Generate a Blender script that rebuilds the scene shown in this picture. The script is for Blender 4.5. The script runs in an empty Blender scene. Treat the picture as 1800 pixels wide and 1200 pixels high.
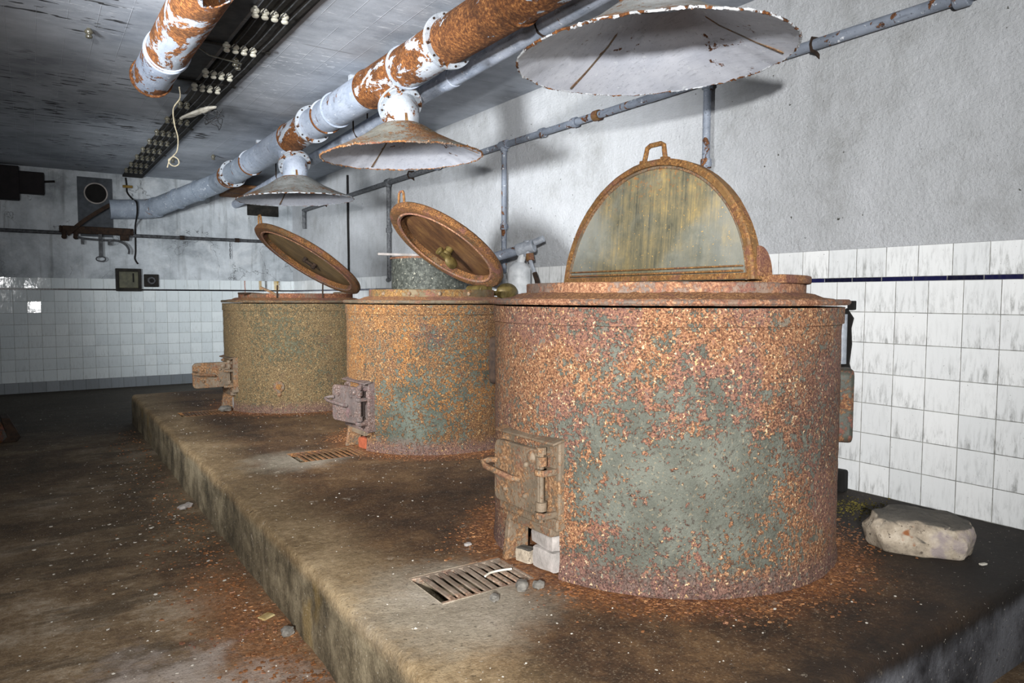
import bpy, bmesh, math, random
from mathutils import Vector, Matrix, noise as mn
C = bpy.context.scene.collection
PI = math.pi
random.seed(11)
H = 1.255                 # camera height above the floor
ZP = 0.287                # platform top
ZC = 2.915                # ceiling
YB = 11.189               # back wall
WS = 0.0167
def WX(y): return 3.452 + WS*(y-1.6)      # right wall, about one degree off the y axis
RW = -math.atan(WS)

# ------------------------------------------------------------------ meshes
class MB:
    def __init__(s): s.v=[]; s.f=[]
    def add(s, vs, fs, M=None):
        b=len(s.v)
        s.v += [tuple(M @ Vector(v)) if M is not None else tuple(v) for v in vs]
        s.f += [tuple(i+b for i in f) for f in fs]
        return s
    def box(s, c, d, M=None):
        x,y,z=d[0]/2,d[1]/2,d[2]/2
        vs=[(c[0]+a*x,c[1]+b*y,c[2]+e*z) for e in(-1,1) for b in(-1,1) for a in(-1,1)]
        return s.add(vs,[(0,2,3,1),(4,5,7,6),(0,1,5,4),(2,6,7,3),(0,4,6,2),(1,3,7,5)],M)
    def box2(s, a, b, M=None):
        return s.box([(p+q)/2 for p,q in zip(a,b)],[abs(q-p) for p,q in zip(a,b)],M)
    def sweep(s, pts, prof, up=(0,0,1), closed=False, caps=True):
        pts=[Vector(p) for p in pts]; n=len(pts); k=len(prof); vs=[]; fs=[]
        pu=None
        for i,p in enumerate(pts):
            if closed: t=pts[(i+1)%n]-pts[i-1]
            else: t=pts[min(i+1,n-1)]-pts[max(i-1,0)]
            t.normalize()
            u=Vector(up) if pu is None else pu
            u=u-t*u.dot(t)
            if u.length<1e-4: u=t.orthogonal()
            u.normalize(); pu=u if up=='t' or True else pu
            w=t.cross(u)
            for a,b in prof: vs.append(p+w*a+u*b)
        m=n if closed else n-1
        for i in range(m):
            for j in range(k):
                a=i*k+j; b=i*k+(j+1)%k; c=((i+1)%n)*k+(j+1)%k; d=((i+1)%n)*k+j
                fs.append((a,b,c,d))
        if caps and not closed:
            fs.append(tuple(reversed(range(k)))); fs.append(tuple((n-1)*k+j for j in range(k)))
        return s.add(vs,fs)
    def tube(s, pts, r, seg=10, up=(0,0,1), closed=False, caps=True):
        return s.sweep(pts,[(r*math.cos(2*PI*j/seg),r*math.sin(2*PI*j/seg)) for j in range(seg)],up,closed,caps)
    def bar(s, pts, w, h, up=(0,0,1), closed=False):
        return s.sweep(pts,[(-w/2,-h/2),(w/2,-h/2),(w/2,h/2),(-w/2,h/2)],up,closed)
    def cyl(s, a, b, r, seg=16, r2=None):
        a=Vector(a); b=Vector(b); t=(b-a).normalized(); u=t.orthogonal().normalized(); w=t.cross(u)
        r2=r if r2 is None else r2; vs=[]
        for p,q in((a,r),(b,r2)):
            for j in range(seg):
                an=2*PI*j/seg; vs.append(p+u*q*math.cos(an)+w*q*math.sin(an))
        fs=[(j,(j+1)%seg,seg+(j+1)%seg,seg+j) for j in range(seg)]+[tuple(reversed(range(seg))),tuple(range(seg,2*seg))]
        return s.add(vs,fs)
    def lathe(s, prof, seg=48, M=None, closed=False, jit=None):
        vs=[];fs=[];k=len(prof)
        for j in range(seg):
            an=2*PI*j/seg
            for (r,z) in prof:
                v=Vector((r*math.cos(an),r*math.sin(an),z))
                if jit: v=jit(v,r,z)
                vs.append(v)
        for j in range(seg):
            for i in range(k if closed else k-1):
                a=j*k+i; b=j*k+(i+1)%k; n=((j+1)%seg)*k
                fs.append((a,n+i,n+(i+1)%k,b))
        return s.add(vs,fs,M)
    def prism(s, poly, th, M=None):          # polygon in xy, extruded along +z
        k=len(poly)
        vs=[(x,y,0) for x,y in poly]+[(x,y,th) for x,y in poly]
        fs=[tuple(reversed(range(k))),tuple(range(k,2*k))]+[(i,(i+1)%k,k+(i+1)%k,k+i) for i in range(k)]
        return s.add(vs,fs,M)
    def ball(s, c, r, seg=16, rings=10, M=None):
        rr=r if isinstance(r,(tuple,list)) else (r,r,r); vs=[];fs=[]
        for i in range(rings+1):
            th=PI*i/rings
            for j in range(seg):
                a=2*PI*j/seg; vs.append((c[0]+rr[0]*math.sin(th)*math.cos(a),c[1]+rr[1]*math.sin(th)*math.sin(a),c[2]+rr[2]*math.cos(th)))
        for i in range(rings):
            for j in range(seg): fs.append((i*seg+j,(i+1)*seg+j,(i+1)*seg+(j+1)%seg,i*seg+(j+1)%seg))
        return s.add(vs,fs,M)
    def build(s, name, mat, parent=None, bevel=0, ang=35, segs=2, smooth=True):
        me=bpy.data.meshes.new(name); me.from_pydata([tuple(v) for v in s.v],[],s.f)
        bm=bmesh.new(); bm.from_mesh(me)
        bmesh.ops.remove_doubles(bm,verts=bm.verts,dist=1e-6)
        bmesh.ops.recalc_face_normals(bm,faces=bm.faces)
        bm.to_mesh(me); bm.free()
        me.materials.append(mat)
        if smooth:
            me.polygons.foreach_set('use_smooth',[True]*len(me.polygons)); me.set_sharp_from_angle(angle=math.radians(ang))
        o=bpy.data.objects.new(name,me); C.objects.link(o)
        if parent: o.parent=parent
        if bevel:
            b=o.modifiers.new('b','BEVEL'); b.width=bevel; b.segments=segs; b.limit_method='ANGLE'; b.angle_limit=math.radians(40)
        return o
def multi(name,mbs,mat,parent,bevel=0):
    return [b.build(name,mat,parent,bevel) for b in mbs]
def tag(o,label,cat,group=None,kind=None):
    o['label']=label; o['category']=cat
    if group: o['group']=group
    if kind: o['kind']=kind
    return o
def thing(name,label,cat,loc=(0,0,0),rotz=0,group=None):
    o=bpy.data.objects.new(name,None); C.objects.link(o); o.location=loc; o.rotation_euler=(0,0,rotz); o.empty_display_size=.1
    return tag(o,label,cat,group)
def struct(o,label=None):
    o['kind']='structure'
    if label: o['label']=label
    return o
def nz(p,s=1.0): return mn.noise(Vector(p)*s)

# ------------------------------------------------------------------ materials
def lin(h):
    h=h.lstrip('#'); o=[]
    for i in(0,2,4):
        c=int(h[i:i+2],16)/255; o.append(c/12.92 if c<=.04045 else ((c+.055)/1.055)**2.4)
    return (*o,1)
class N:
    def __init__(s,name):
        s.m=bpy.data.materials.new(name); s.m.use_nodes=True; s.t=s.m.node_tree
        s.b=s.t.nodes['Principled BSDF']; s.co=s.new('ShaderNodeTexCoord').outputs['Object']
        s.b.inputs['Specular IOR Level'].default_value=.35
    def new(s,t,**k):
        n=s.t.nodes.new(t)
        for a,b in k.items(): setattr(n,a,b)
        return n
    def put(s,i,v):
        if isinstance(v,bpy.types.NodeSocket): s.t.links.new(v,i)
        elif isinstance(v,str): i.default_value=lin(v)
        else: i.default_value=v
    def mp(s,sc=(1,1,1),loc=(0,0,0),rot=(0,0,0),co=None):
        n=s.new('ShaderNodeMapping'); s.put(n.inputs['Vector'],co or s.co)
        n.inputs['Scale'].default_value=sc; n.inputs['Location'].default_value=loc; n.inputs['Rotation'].default_value=rot
        return n.outputs[0]
    def noise(s,sc,det=4,ro=.6,co=None,dist=0):
        n=s.new('ShaderNodeTexNoise'); s.put(n.inputs['Vector'],co or s.co)
        n.inputs['Scale'].default_value=sc; n.inputs['Detail'].default_value=det; n.inputs['Roughness'].default_value=ro; n.inputs['Distortion'].default_value=dist
        return n.outputs['Fac']
    def vor(s,sc,co=None,out='Distance',feat='F1'):
        n=s.new('ShaderNodeTexVoronoi',feature=feat); s.put(n.inputs['Vector'],co or s.co); n.inputs['Scale'].default_value=sc
        return n.outputs[out]
    def ramp(s,f,stops,interp='LINEAR'):
        n=s.new('ShaderNodeValToRGB'); n.color_ramp.interpolation=interp; e=n.color_ramp.elements
        while len(e)<len(stops): e.new(.5)
        for x,(p,c) in zip(e,stops):
            x.position=p; x.color=lin(c) if isinstance(c,str) else (c,c,c,1)
        s.put(n.inputs[0],f); return n.outputs[0]
    def step(s,f,a,b): 
        n=s.new('ShaderNodeMapRange',interpolation_type='SMOOTHSTEP'); s.put(n.inputs['Value'],f)
        n.inputs['From Min'].default_value=a; n.inputs['From Max'].default_value=b; return n.outputs[0]
    def ma(s,op,a,b=0,c=0):
        n=s.new('ShaderNodeMath',operation=op); s.put(n.inputs[0],a); s.put(n.inputs[1],b); s.put(n.inputs[2],c); return n.outputs[0]
    def mix(s,f,a,b,bt='MIX'):
        n=s.new('ShaderNodeMix',data_type='RGBA',blend_type=bt); s.put(n.inputs['Factor'],f); s.put(n.inputs['A'],a) if 0 else None
        s.put(n.inputs[6],a); s.put(n.inputs[7],b); return n.outputs[2]
    def xyz(s,co=None):
        n=s.new('ShaderNodeSeparateXYZ'); s.put(n.inputs[0],co or s.co); return n.outputs
    def wn(s,v):
        n=s.new('ShaderNodeTexWhiteNoise',noise_dimensions='2D'); s.put(n.inputs['Vector'],v); return n.outputs['Value']
    def comb(s,x,y,z=0.0):
        n=s.new('ShaderNodeCombineXYZ'); s.put(n.inputs[0],x); s.put(n.inputs[1],y); s.put(n.inputs[2],z); return n.outputs[0]
    def done(s,col,rough=.8,height=None,bs=.5,bd=.01,metal=0.0,spec=None):
        s.put(s.b.inputs['Base Color'],col); s.put(s.b.inputs['Roughness'],rough); s.put(s.b.inputs['Metallic'],metal)
        if spec is not None: s.put(s.b.inputs['Specular IOR Level'],spec)
        if height is not None:
            n=s.new('ShaderNodeBump'); n.inputs['Strength'].default_value=bs; n.inputs['Distance'].default_value=bd
            s.put(n.inputs['Height'],height); s.put(s.b.inputs['Normal'],n.outputs[0])
        return s.m

def rust_mat(name,base=('#767a6c','#5c6156'),tone=('#3f2318','#7c4a2c','#b0744a','#d9ab74'),cover=.5,big=2.2,fine=40,bs=.7,bd=.006,zg=0.0,zc=.5,tint='#6a4544',seed=0):
    n=N(name); co=n.mp(loc=(seed*3.1,seed*1.7,seed*.9))
    nb=n.noise(big,5,.6,co); nf=n.noise(fine,6,.72,co); nm=n.noise(fine*.33,4,.65,co)
    m=n.ma('ADD',n.ma('MULTIPLY',nb,.9),n.ma('ADD',n.ma('MULTIPLY',nf,.9),n.ma('MULTIPLY',nm,.5)))   # mean ~1.15
    if zg: m=n.ma('ADD',m,n.ma('MULTIPLY',n.ma('SUBTRACT',n.xyz()[2],zc),zg))
    th=1.15+(.5-cover)*.6
    mask=n.step(m,th-.05,th+.07)
    g=n.noise(fine*1.6,5,.8,co)
    rc=n.ramp(g,[(.30,tone[0]),(.46,tone[1]),(.56,tone[2]),(.68,tone[3])])
    rc=n.mix(n.step(n.noise(big*1.4,4,.6,n.mp(loc=(7+seed,2,5))),.48,.66),rc,n.mix(.65,rc,tint))
    bc=n.mix(n.step(n.noise(9,5,.65,co),.35,.65),base[0],base[1])
    bc=n.mix(n.step(n.noise(fine*1.2,3,.7,co),.6,.68),bc,tone[1])
    col=n.mix(mask,bc,rc)
    sp=n.step(n.noise(fine*2.3,3,.7,n.mp(loc=(3,9,seed))),.66,.72)
    col=n.mix(n.ma('MULTIPLY',sp,n.ma('ADD',n.ma('MULTIPLY',mask,.7),.15)),col,tone[3])
    dk=n.step(n.noise(fine*1.9,3,.7,n.mp(loc=(13,4,seed))),.63,.72)
    col=n.mix(n.ma('MULTIPLY',dk,.75),col,tone[0])
    h=n.ma('ADD',n.ma('MULTIPLY',mask,.4),n.ma('ADD',n.ma('MULTIPLY',nf,.9),n.ma('MULTIPLY',g,.8)))
    return n.done(col,n.ramp(mask,[(0,.55),(1,.92)]),h,bs,bd)

def galv_mat(name,base=('#b4bbc6','#8d96a4'),rust=.0,aniso=(3,14,3),edge=None,tone=('#36210f','#663d20','#905c30','#c08f57'),bs=.55,spk=.6,band=None):
    n=N(name)
    n1=n.noise(5,5,.6); st=n.noise(1,5,.7,n.mp((60,9,60)))
    bc=n.mix(n.step(n1,.3,.7),base[0],base[1])
    bc=n.mix(n.ma('MULTIPLY',n.step(st,.52,.7),spk*.7),bc,'#5e6570')
    bc=n.mix(n.ma('MULTIPLY',n.step(n.noise(70,3,.7),.62,.70),spk),bc,'#4d5157')
    bc=n.mix(n.step(n.noise(26,5,.7),.60,.68),bc,'#d8dce2')
    a=n.noise(1,6,.62,n.mp(aniso),1.0); b=n.noise(26,5,.7)
    m=n.ma('ADD',a,n.ma('MULTIPLY',n.ma('SUBTRACT',b,.5),.35))
    if band:                                  # rust gathers at z (band) of the part
        ax,c,w,k=band
        d=n.ma('ABSOLUTE',n.ma('SUBTRACT',n.xyz()[ax],c)); m=n.ma('ADD',m,n.ma('MULTIPLY',n.step(d,w,0),k))
    th=.5+(.5-rust)*.5
    mask=n.step(m,th-.015,th+.02)
    rc=n.ramp(n.noise(60,5,.75),[(.3,tone[0]),(.47,tone[1]),(.58,tone[2]),(.72,tone[3])])
    rc=n.mix(n.step(n.noise(7,4,.6),.45,.65),rc,n.mix(.6,rc,tone[0]))
    col=n.mix(mask,bc,rc)
    h=n.ma('ADD',n.ma('MULTIPLY',mask,n.ma('ADD',.3,n.noise(70,5,.75))),n.ma('MULTIPLY',st,.3))
    return n.done(col,n.ramp(mask,[(0,.5),(1,.92)]),h,bs,.006)

def plain(name,a,b,sc=12,rough=.8,bs=.3,metal=0.0,bd=.003,spec=None):
    n=N(name); x=n.noise(sc,5,.65)
    return n.done(n.ramp(x,[(.35,a),(.65,b)]),rough,n.noise(sc*5,4,.7),bs,bd,metal,spec)

def tile_mat(name,u0,v0,tw=.15,th=.15,colr=('#eceeee','#dfe2e3'),grout='#8f9088',dirt=.7,uax=1,rough=.16,stains=()):
    n=N(name); x=n.xyz()
    u=n.ma('DIVIDE',n.ma('SUBTRACT',x[uax],u0),tw); v=n.ma('DIVIDE',n.ma('SUBTRACT',x[2],v0),th)
    fu=n.ma('FRACT',u); fv=n.ma('FRACT',v)
    du=n.ma('MULTIPLY',n.ma('MINIMUM',fu,n.ma('SUBTRACT',1.0,fu)),tw); dv=n.ma('MULTIPLY',n.ma('MINIMUM',fv,n.ma('SUBTRACT',1.0,fv)),th)
    d=n.ma('MINIMUM',du,dv)
    g=n.ma('SUBTRACT',1.0,n.step(d,.0008,.0026))
    iu=n.ma('FLOOR',u); iv=n.ma('FLOOR',v)
    r1=n.wn(n.comb(iu,iv)); r2=n.wn(n.comb(n.ma('ADD',iu,37.3),iv)); r3=n.wn(n.comb(iu,n.ma('ADD',iv,91.7)))
    col=n.mix(r1,colr[0],colr[1])
    wisp=n.noise(1,6,.75,n.mp((48,48,9)),.4); low=n.step(fv,.95,.05)
    patch=n.step(n.noise(3.5,3,.6),.35,.62)
    dm=n.ma('MULTIPLY',n.ma('MULTIPLY',n.step(wisp,.44,.72),n.ma('ADD',.12,n.ma('MULTIPLY',low,.75))),n.ma('MULTIPLY',n.ma('ADD',.35,n.ma('MULTIPLY',patch,.75)),dirt))
    col=n.mix(dm,col,'#5f605c')
    dots=n.step(n.noise(90,2,.6),.70,.74)
    col=n.mix(n.ma('MULTIPLY',dots,.55*dirt),col,'#3d3a33')
    col=n.mix(n.ma('MULTIPLY',g,.85),col,n.mix(n.step(n.noise(20,3,.6),.45,.6),grout,'#55544c'))
    for sx,sw,scol in stains:
        k=n.step(n.ma('ABSOLUTE',n.ma('SUBTRACT',n.ma('ADD',x[uax],n.ma('MULTIPLY',n.noise(9,3,.6),.02)),sx+.01)),sw,sw*.35); col=n.mix(n.ma('MULTIPLY',k,n.ma('ADD',.35,n.ma('MULTIPLY',n.noise(16,3,.6),.9))),col,scol)
    h=n.ma('ADD',n.ma('MULTIPLY',n.ma('SUBTRACT',r2,.5),n.ma('MULTIPLY',fu,.9)),n.ma('MULTIPLY',n.ma('SUBTRACT',r3,.5),n.ma('MULTIPLY',fv,.9)))
    h=n.ma('ADD',n.ma('SUBTRACT',h,n.ma('MULTIPLY',g,.10)),n.ma('MULTIPLY',n.noise(14,3,.6),.06))
    return n.done(col,n.ma('ADD',rough,n.ma('MULTIPLY',n.ma('MAXIMUM',g,dm),.5)),h,1.0,.010,spec=.5)

def plaster_mat(name,cols=('#cfd1d0','#b9bbba','#8f9190'),bump=.6,streak=.25,crack=0):
    n=N(name)
    a=n.noise(1.3,6,.6,dist=.6); b=n.noise(7,6,.7); c=n.noise(1,5,.65,n.mp((9,9,.8)))
    col=n.ramp(n.ma('ADD',n.ma('MULTIPLY',a,.65),n.ma('MULTIPLY',b,.35)),[(.36,cols[2]),(.47,cols[1]),(.60,cols[0])])
    col=n.mix(n.ma('MULTIPLY',n.step(c,.52,.72),streak),col,'#5e605f')
    w=n.step(n.noise(2.2,7,.7,n.mp(loc=(4,4,4)),.8),.54,.66); col=n.mix(n.ma('MULTIPLY',w,.5*(streak+.2)),col,'#e3e5e6')
    col=n.mix(n.step(n.noise(22,3,.6),.71,.75),col,'#55554f')
    h=n.ma('ADD',n.ma('ADD',n.ma('MULTIPLY',n.noise(55,7,.75),1.1),n.ma('MULTIPLY',n.noise(1,5,.7,n.mp((30,14,60),rot=(.6,0,0))),.9)),n.ma('MULTIPLY',n.noise(9,4,.6),.9))
    if crack:
        wv=n.new('ShaderNodeVectorMath',operation='ADD'); cn=n.new('ShaderNodeTexNoise'); n.put(cn.inputs['Vector'],n.co); cn.inputs['Scale'].default_value=3; cn.inputs['Detail'].default_value=6; n.put(wv.inputs[0],n.co); n.put(wv.inputs[1],cn.outputs['Color']); e=n.vor(crack,wv.outputs[0],feat='DISTANCE_TO_EDGE'); k=n.ma('MULTIPLY',n.step(e,.012,.0),n.step(n.noise(1.4,2,.5),.5,.6)); col=n.mix(n.ma('MULTIPLY',k,.7),col,'#2c2b28')
    return n.done(col,.85,h,bump,.012)

M={}
def drum_mat(name,paint,rust,purple,speck,blobs,cover,purp,fine=75,seed=0,orange=None,stain=None):
    # old green-grey paint eaten by layered rust; blobs = (x,y,z,radius) where the paint has survived
    n=N(name); x=n.xyz(); L=lambda k: n.mp(loc=(seed*3.1+k,seed*1.7-k,k*.7))
    big=n.noise(2.6,5,.6,L(1)); mid=n.noise(11,5,.65,L(2)); nf=n.noise(fine,5,.7,L(3)); ng=n.noise(fine*1.9,4,.75,L(4))
    field=n.ma('MULTIPLY',n.ma('SUBTRACT',big,.5),.7)
    for bx_,by_,bz_,br,bs_ in blobs:
        v=n.new('ShaderNodeVectorMath',operation='DISTANCE'); n.put(v.inputs[0],n.co); v.inputs[1].default_value=(bx_,by_,bz_)
        d=n.ma('ADD',v.outputs['Value'],n.ma('MULTIPLY',n.ma('SUBTRACT',mid,.5),.45*br/.4))
        field=n.ma('SUBTRACT',field,n.ma('MULTIPLY',n.step(d,br,br*.05),bs_))
    m=n.ma('ADD',n.ma('ADD',n.ma('MULTIPLY',n.ma('SUBTRACT',nf,.5),1.9),n.ma('MULTIPLY',n.ma('SUBTRACT',n.noise(fine*.36,4,.6,L(5)),.5),1.2)),n.ma('ADD',field,cover-.5))
    mask=n.step(m,-.20,-.10)
    rc=n.ramp(ng,[(.33,rust[0]),(.45,rust[1]),(.54,rust[2]),(.65,rust[3])])
    pm=n.step(n.ma('ADD',n.noise(3.2,4,.6,L(6)),n.ma('MULTIPLY',n.ma('SUBTRACT',nf,.5),.5)),.60-purp,.72-purp)
    if stain:
        v=n.new('ShaderNodeVectorMath',operation='DISTANCE'); n.put(v.inputs[0],n.co); v.inputs[1].default_value=stain[:3]
        sm=n.step(n.ma('ADD',v.outputs['Value'],n.ma('MULTIPLY',n.ma('SUBTRACT',mid,.5),.35)),stain[3],stain[3]*.3); rc=n.mix(n.ma('MULTIPLY',sm,.75),rc,n.ramp(ng,[(.38,'#2b1d1c'),(.52,'#5c413d'),(.68,'#94664a')]))
    rc=n.mix(n.ma('MULTIPLY',pm,.8),rc,n.ramp(ng,[(.35,rust[0]),(.5,purple),(.68,rust[2])]))
    if orange:
        om=n.step(n.noise(2.3,4,.6,L(9)),.52,.64); rc=n.mix(n.ma('MULTIPLY',om,.6),rc,n.ramp(ng,[(.36,rust[0]),(.47,orange[0]),(.6,orange[1])]))
    bc=n.mix(n.step(n.noise(6,5,.65,L(7)),.35,.65),paint[0],paint[1])
    bc=n.mix(n.ma('MULTIPLY',n.step(n.noise(fine*.9,4,.7,L(8)),.56,.66),.6),bc,rust[0])
    col=n.mix(mask,bc,rc)
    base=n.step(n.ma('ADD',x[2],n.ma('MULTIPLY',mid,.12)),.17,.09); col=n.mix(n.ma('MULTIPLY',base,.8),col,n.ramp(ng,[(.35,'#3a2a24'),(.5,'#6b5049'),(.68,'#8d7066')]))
    sp=n.step(n.noise(fine*1.15,3,.65,L(11)),.595,.655); col=n.mix(n.ma('MULTIPLY',sp,n.ma('ADD',.18,n.ma('MULTIPLY',mask,.72))),col,n.mix(n.step(n.noise(fine*.5,2,.5,L(12)),.45,.55),speck[0],speck[1]))
    gp=n.step(n.noise(fine*.42,4,.65,L(13)),.595,.64); col=n.mix(n.ma('MULTIPLY',gp,n.ma('MULTIPLY',mask,.75)),col,paint[0])
    dk=n.step(n.noise(fine*1.4,3,.65,L(14)),.59,.66); col=n.mix(n.ma('MULTIPLY',dk,n.ma('ADD',.15,n.ma('MULTIPLY',mask,.7))),col,rust[0])
    seam=n.step(n.ma('ABSOLUTE',n.ma('SUBTRACT',x[2],.885)),.0035,.001) if 0 else None
    h=n.ma('ADD',n.ma('MULTIPLY',mask,.5),n.ma('ADD',n.ma('MULTIPLY',nf,1.0),n.ma('MULTIPLY',ng,.8)))
    return n.done(col,n.ramp(mask,[(0,.5),(1,.92)]),h,.9,.006)
M['kettle1']=drum_mat('rust_kettle_front',('#6b6d63','#56584f'),('#32221a','#704b35','#966a4c','#be956e'),'#7d5a52',('#e2c8a0','#cda876'),[(-.40,-.54,.36,.66,.44),(-.62,-.28,.46,.36,.25)],.60,.14,75,0,None,(.12,-.66,.56,.40))
M['kettle2']=drum_mat('rust_kettle_middle',('#5a6056','#41473e'),('#291d15','#573c27','#775637','#9c7750'),'#513a3a',('#c4a473','#a67f47'),[(-.42,-.40,.22,.40,.30),(-.2,-.53,.45,.45,.20)],.58,.0,80,1,('#7a4e28','#a5743c'))
M['kettle3']=drum_mat('rust_kettle_far',('#63624d','#505040'),('#31281c','#5c4a33','#7a6648','#a08a64'),'#5b483e',('#bda77c','#a58a58'),[(-.35,-.5,.62,.5,.16)],.58,.0,88,2)
M['rust']=rust_mat('rust_flaky',('#7a604c','#5e4a3c'),('#42291c','#7b5236','#a77a4f','#d3ad7a'),.75,4,75,.9,.006,seed=3)
M['rim']=rust_mat('rust_rim',('#7b6657','#61564e'),('#40291f','#79523d','#9c7256','#c9a483'),.6,4,60,.6,.004,seed=4)
M['collar']=rust_mat('rust_collar',('#8a7567','#6f6259'),('#472c20','#825a43','#a67b5c','#d2ac86'),.6,4,55,.7,.004,seed=5)
M['collar2']=rust_mat('rust_collar_ochre',('#6a5c44','#52472f'),('#332314','#604426','#816236','#ab8854'),.55,4,60,.7,.004,seed=15)
M['collar3']=rust_mat('rust_collar_dark',('#6b5a4a','#544638'),('#36231a','#643c2a','#885b40','#b58a66'),.6,4,60,.8,.004,tint='#573a35',seed=16)
M['rim3']=rust_mat('rust_rim_dark',('#645a4a','#514739'),('#33241a','#5c4530','#7c6347','#a98f6c'),.5,4,60,.6,.004,seed=17)
M['lidrust']=rust_mat('rust_lid',('#6b5236','#554029'),('#2f1e12','#5d3c21','#855a31','#b3854e'),.65,4,70,.9,.006,seed=18)
M['iron']=rust_mat('rust_cast_iron',('#7d6e5c','#63584a'),('#402c1f','#735338','#947252','#bd9e79'),.5,6,60,.7,.004,tint='#6e4c40',seed=6)
M['boxgrey']=rust_mat('box_grey_iron',('#45473f','#34362f'),('#33211a','#58392a','#7a573b','#a07c55'),.50,6,60,.5,.003,seed=10)
M['pebble']=plain('grey_pebble','#5b5853','#8a857d',20,.85,.6)
M['ironp']=rust_mat('rust_purple_iron',('#685d59','#524946'),('#33251f','#59453d','#75645d','#aca099'),.5,6,70,.8,.004,tint='#6b5052',seed=7)
M['orange']=rust_mat('rust_orange',('#80623d','#654a2d'),('#3d2818','#684727','#8b6337','#ba9058'),.6,6,60,.5,.003,seed=8)
def lidface():
    n=N('lid_patina'); a=n.noise(1,7,.75,n.mp((46,46,1.8))); b=n.noise(6,6,.7); c=n.noise(2.2,4,.6)
    col=n.ramp(n.ma('ADD',n.ma('MULTIPLY',a,.55),n.ma('MULTIPLY',b,.45)),[(.38,'#45453c'),(.46,'#6a6653'),(.53,'#82775a'),(.62,'#a9935f')])
    col=n.mix(n.ma('MULTIPLY',n.step(c,.46,.62),.75),col,'#86887f')
    col=n.mix(n.ma('MULTIPLY',n.step(n.noise(9,5,.7),.50,.66),.35),col,'#50503f')
    sd=n.step(n.ma('ADD',n.ma('ABSOLUTE',n.xyz()[1]),n.ma('MULTIPLY',n.noise(7,4,.6),.25)),.36,.56); col=n.mix(n.ma('MULTIPLY',sd,.65),col,'#8b8d87')
    lo=n.step(n.ma('ADD',n.xyz()[2],n.ma('MULTIPLY',n.noise(8,5,.7),.3)),.36,.16); col=n.mix(n.ma('MULTIPLY',lo,.45),col,'#3f4036')
    sp=n.noise(55,4,.75); x=n.xyz()[2]; col=n.mix(n.ma('MULTIPLY',n.step(sp,.56,.64),n.step(x,.25,.52)),col,'#a2662e')
    col=n.mix(n.ma('MULTIPLY',n.step(x,.42,.5),n.step(n.noise(14,5,.7),.4,.6)),col,'#8a5c2c')
    col=n.mix(n.step(n.noise(110,2,.7),.67,.73),col,'#d3a75a')
    return n.done(col,.7,n.noise(60,5,.7),.35,.003)
M['lidface']=lidface()
def underlid(name,cols):
    n=N(name); a=n.noise(1,6,.65,n.mp((5,22,22))); b=n.noise(5,5,.65)
    col=n.ramp(n.ma('ADD',n.ma('MULTIPLY',a,.6),n.ma('MULTIPLY',b,.4)),[(.35,cols[0]),(.5,cols[1]),(.66,cols[2])])
    col=n.mix(n.step(n.noise(80,3,.7),.66,.72),col,cols[3]); return n.done(col,.6,n.noise(60,4,.7),.25,.002)
M['under2']=underlid('lid_underside_brown',('#38261a','#553923','#6f5130','#957347'))
M['under3']=underlid('lid_underside_tan',('#564630','#6c5637','#846c46','#a88f62'))
M['bronze']=plain('old_bronze','#463a1e','#6e5f35',18,.5,.3,.3)
M['greymetal']=plain('grey_metal','#878d96','#aab0b8',30,.5,.4,.15)
M['black']=plain('soot_black','#0d0c0b','#1a1817',8,.9)
M['darkpipe']=plain('dark_pipe','#2a2a2c','#55575a',30,.6,.5)
M['darkrust']=plain('dark_rust','#1f1611','#3a2a1e',25,.85,.6)
M['blackbox']=plain('black_box','#141013','#1f1a1c',10,.8)
M['rope']=plain('pale_rope','#7d7562','#a89f88',60,.9)
M['white']=plain('white_scrap','#b9b4a6','#e2ded2',14,.7)
M['porcelain']=plain('porcelain','#b9b6a6','#d8d6c8',10,.12,.1,spec=.6)
M['porcdark']=plain('porcelain_dark','#3b3931','#6c685a',10,.25,.1,spec=.6)  # darker porcelain tone for the farther rows and stray insulators
M['brick']=plain('red_brick','#84432a','#a65638',20,.9,.6)
M['palebrick']=plain('pale_brick','#8a8580','#b5ada8',9,.9,.6,bd=.006)
M['concrete_vat']=plain('vat_zinc','#5c5e58','#8d8f86',34,.75,.5)
def vat():
    n=N('speckled_zinc'); a=n.noise(30,5,.7); col=n.ramp(a,[(.38,'#343630'),(.52,'#4c4f49'),(.64,'#6d6f66')])
    col=n.mix(n.step(n.noise(48,3,.6),.62,.67),col,'#aaa796'); return n.done(col,.7,a,.3,.002)
M['vat']=vat()
M['standpipe']=plain('painted_standpipe','#a9adb0','#cfd2d4',10,.45,.4)
M['duct']=galv_mat('duct_paint',('#b3bccb','#949fb0'),.18)
M['duct_far']=galv_mat('duct_paint_far',('#9ba5b2','#7f8996'),.17)
M['duct_mid']=galv_mat('duct_half_rusted',('#d2d6da','#aab2bd'),.62,(4,2.2,9))
M['duct_tee']=galv_mat('duct_tee_rusted',('#c6cbd2','#a2abb8'),.56,(5,3,8))
M['duct_rust']=galv_mat('duct_heavily_rusted',('#b3bac3','#8f98a3'),.80,(5,4,6),tone=('#331e11','#623b20','#8b5a30','#bd8d58'),bs=.8)
M['duct_left']=galv_mat('duct_left_half_rusted',('#aab0b8','#8d95a1'),.60,(5,2.5,5))
M['duct_left2']=galv_mat('duct_left_blue',('#98a1b1','#7d8797'),.40,(5,2.5,5))
M['flange']=galv_mat('flange_paint',('#b9bfc6','#8f969e'),.36,(8,8,8))
M['thin']=galv_mat('thin_pipe_paint',('#b4bccb','#8791a1'),.1,spk=.9)
M['hood_in']=galv_mat('hood_inside',('#d0d3dc','#b9bdc8'),.16,(5,5,5),spk=.45)
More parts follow.
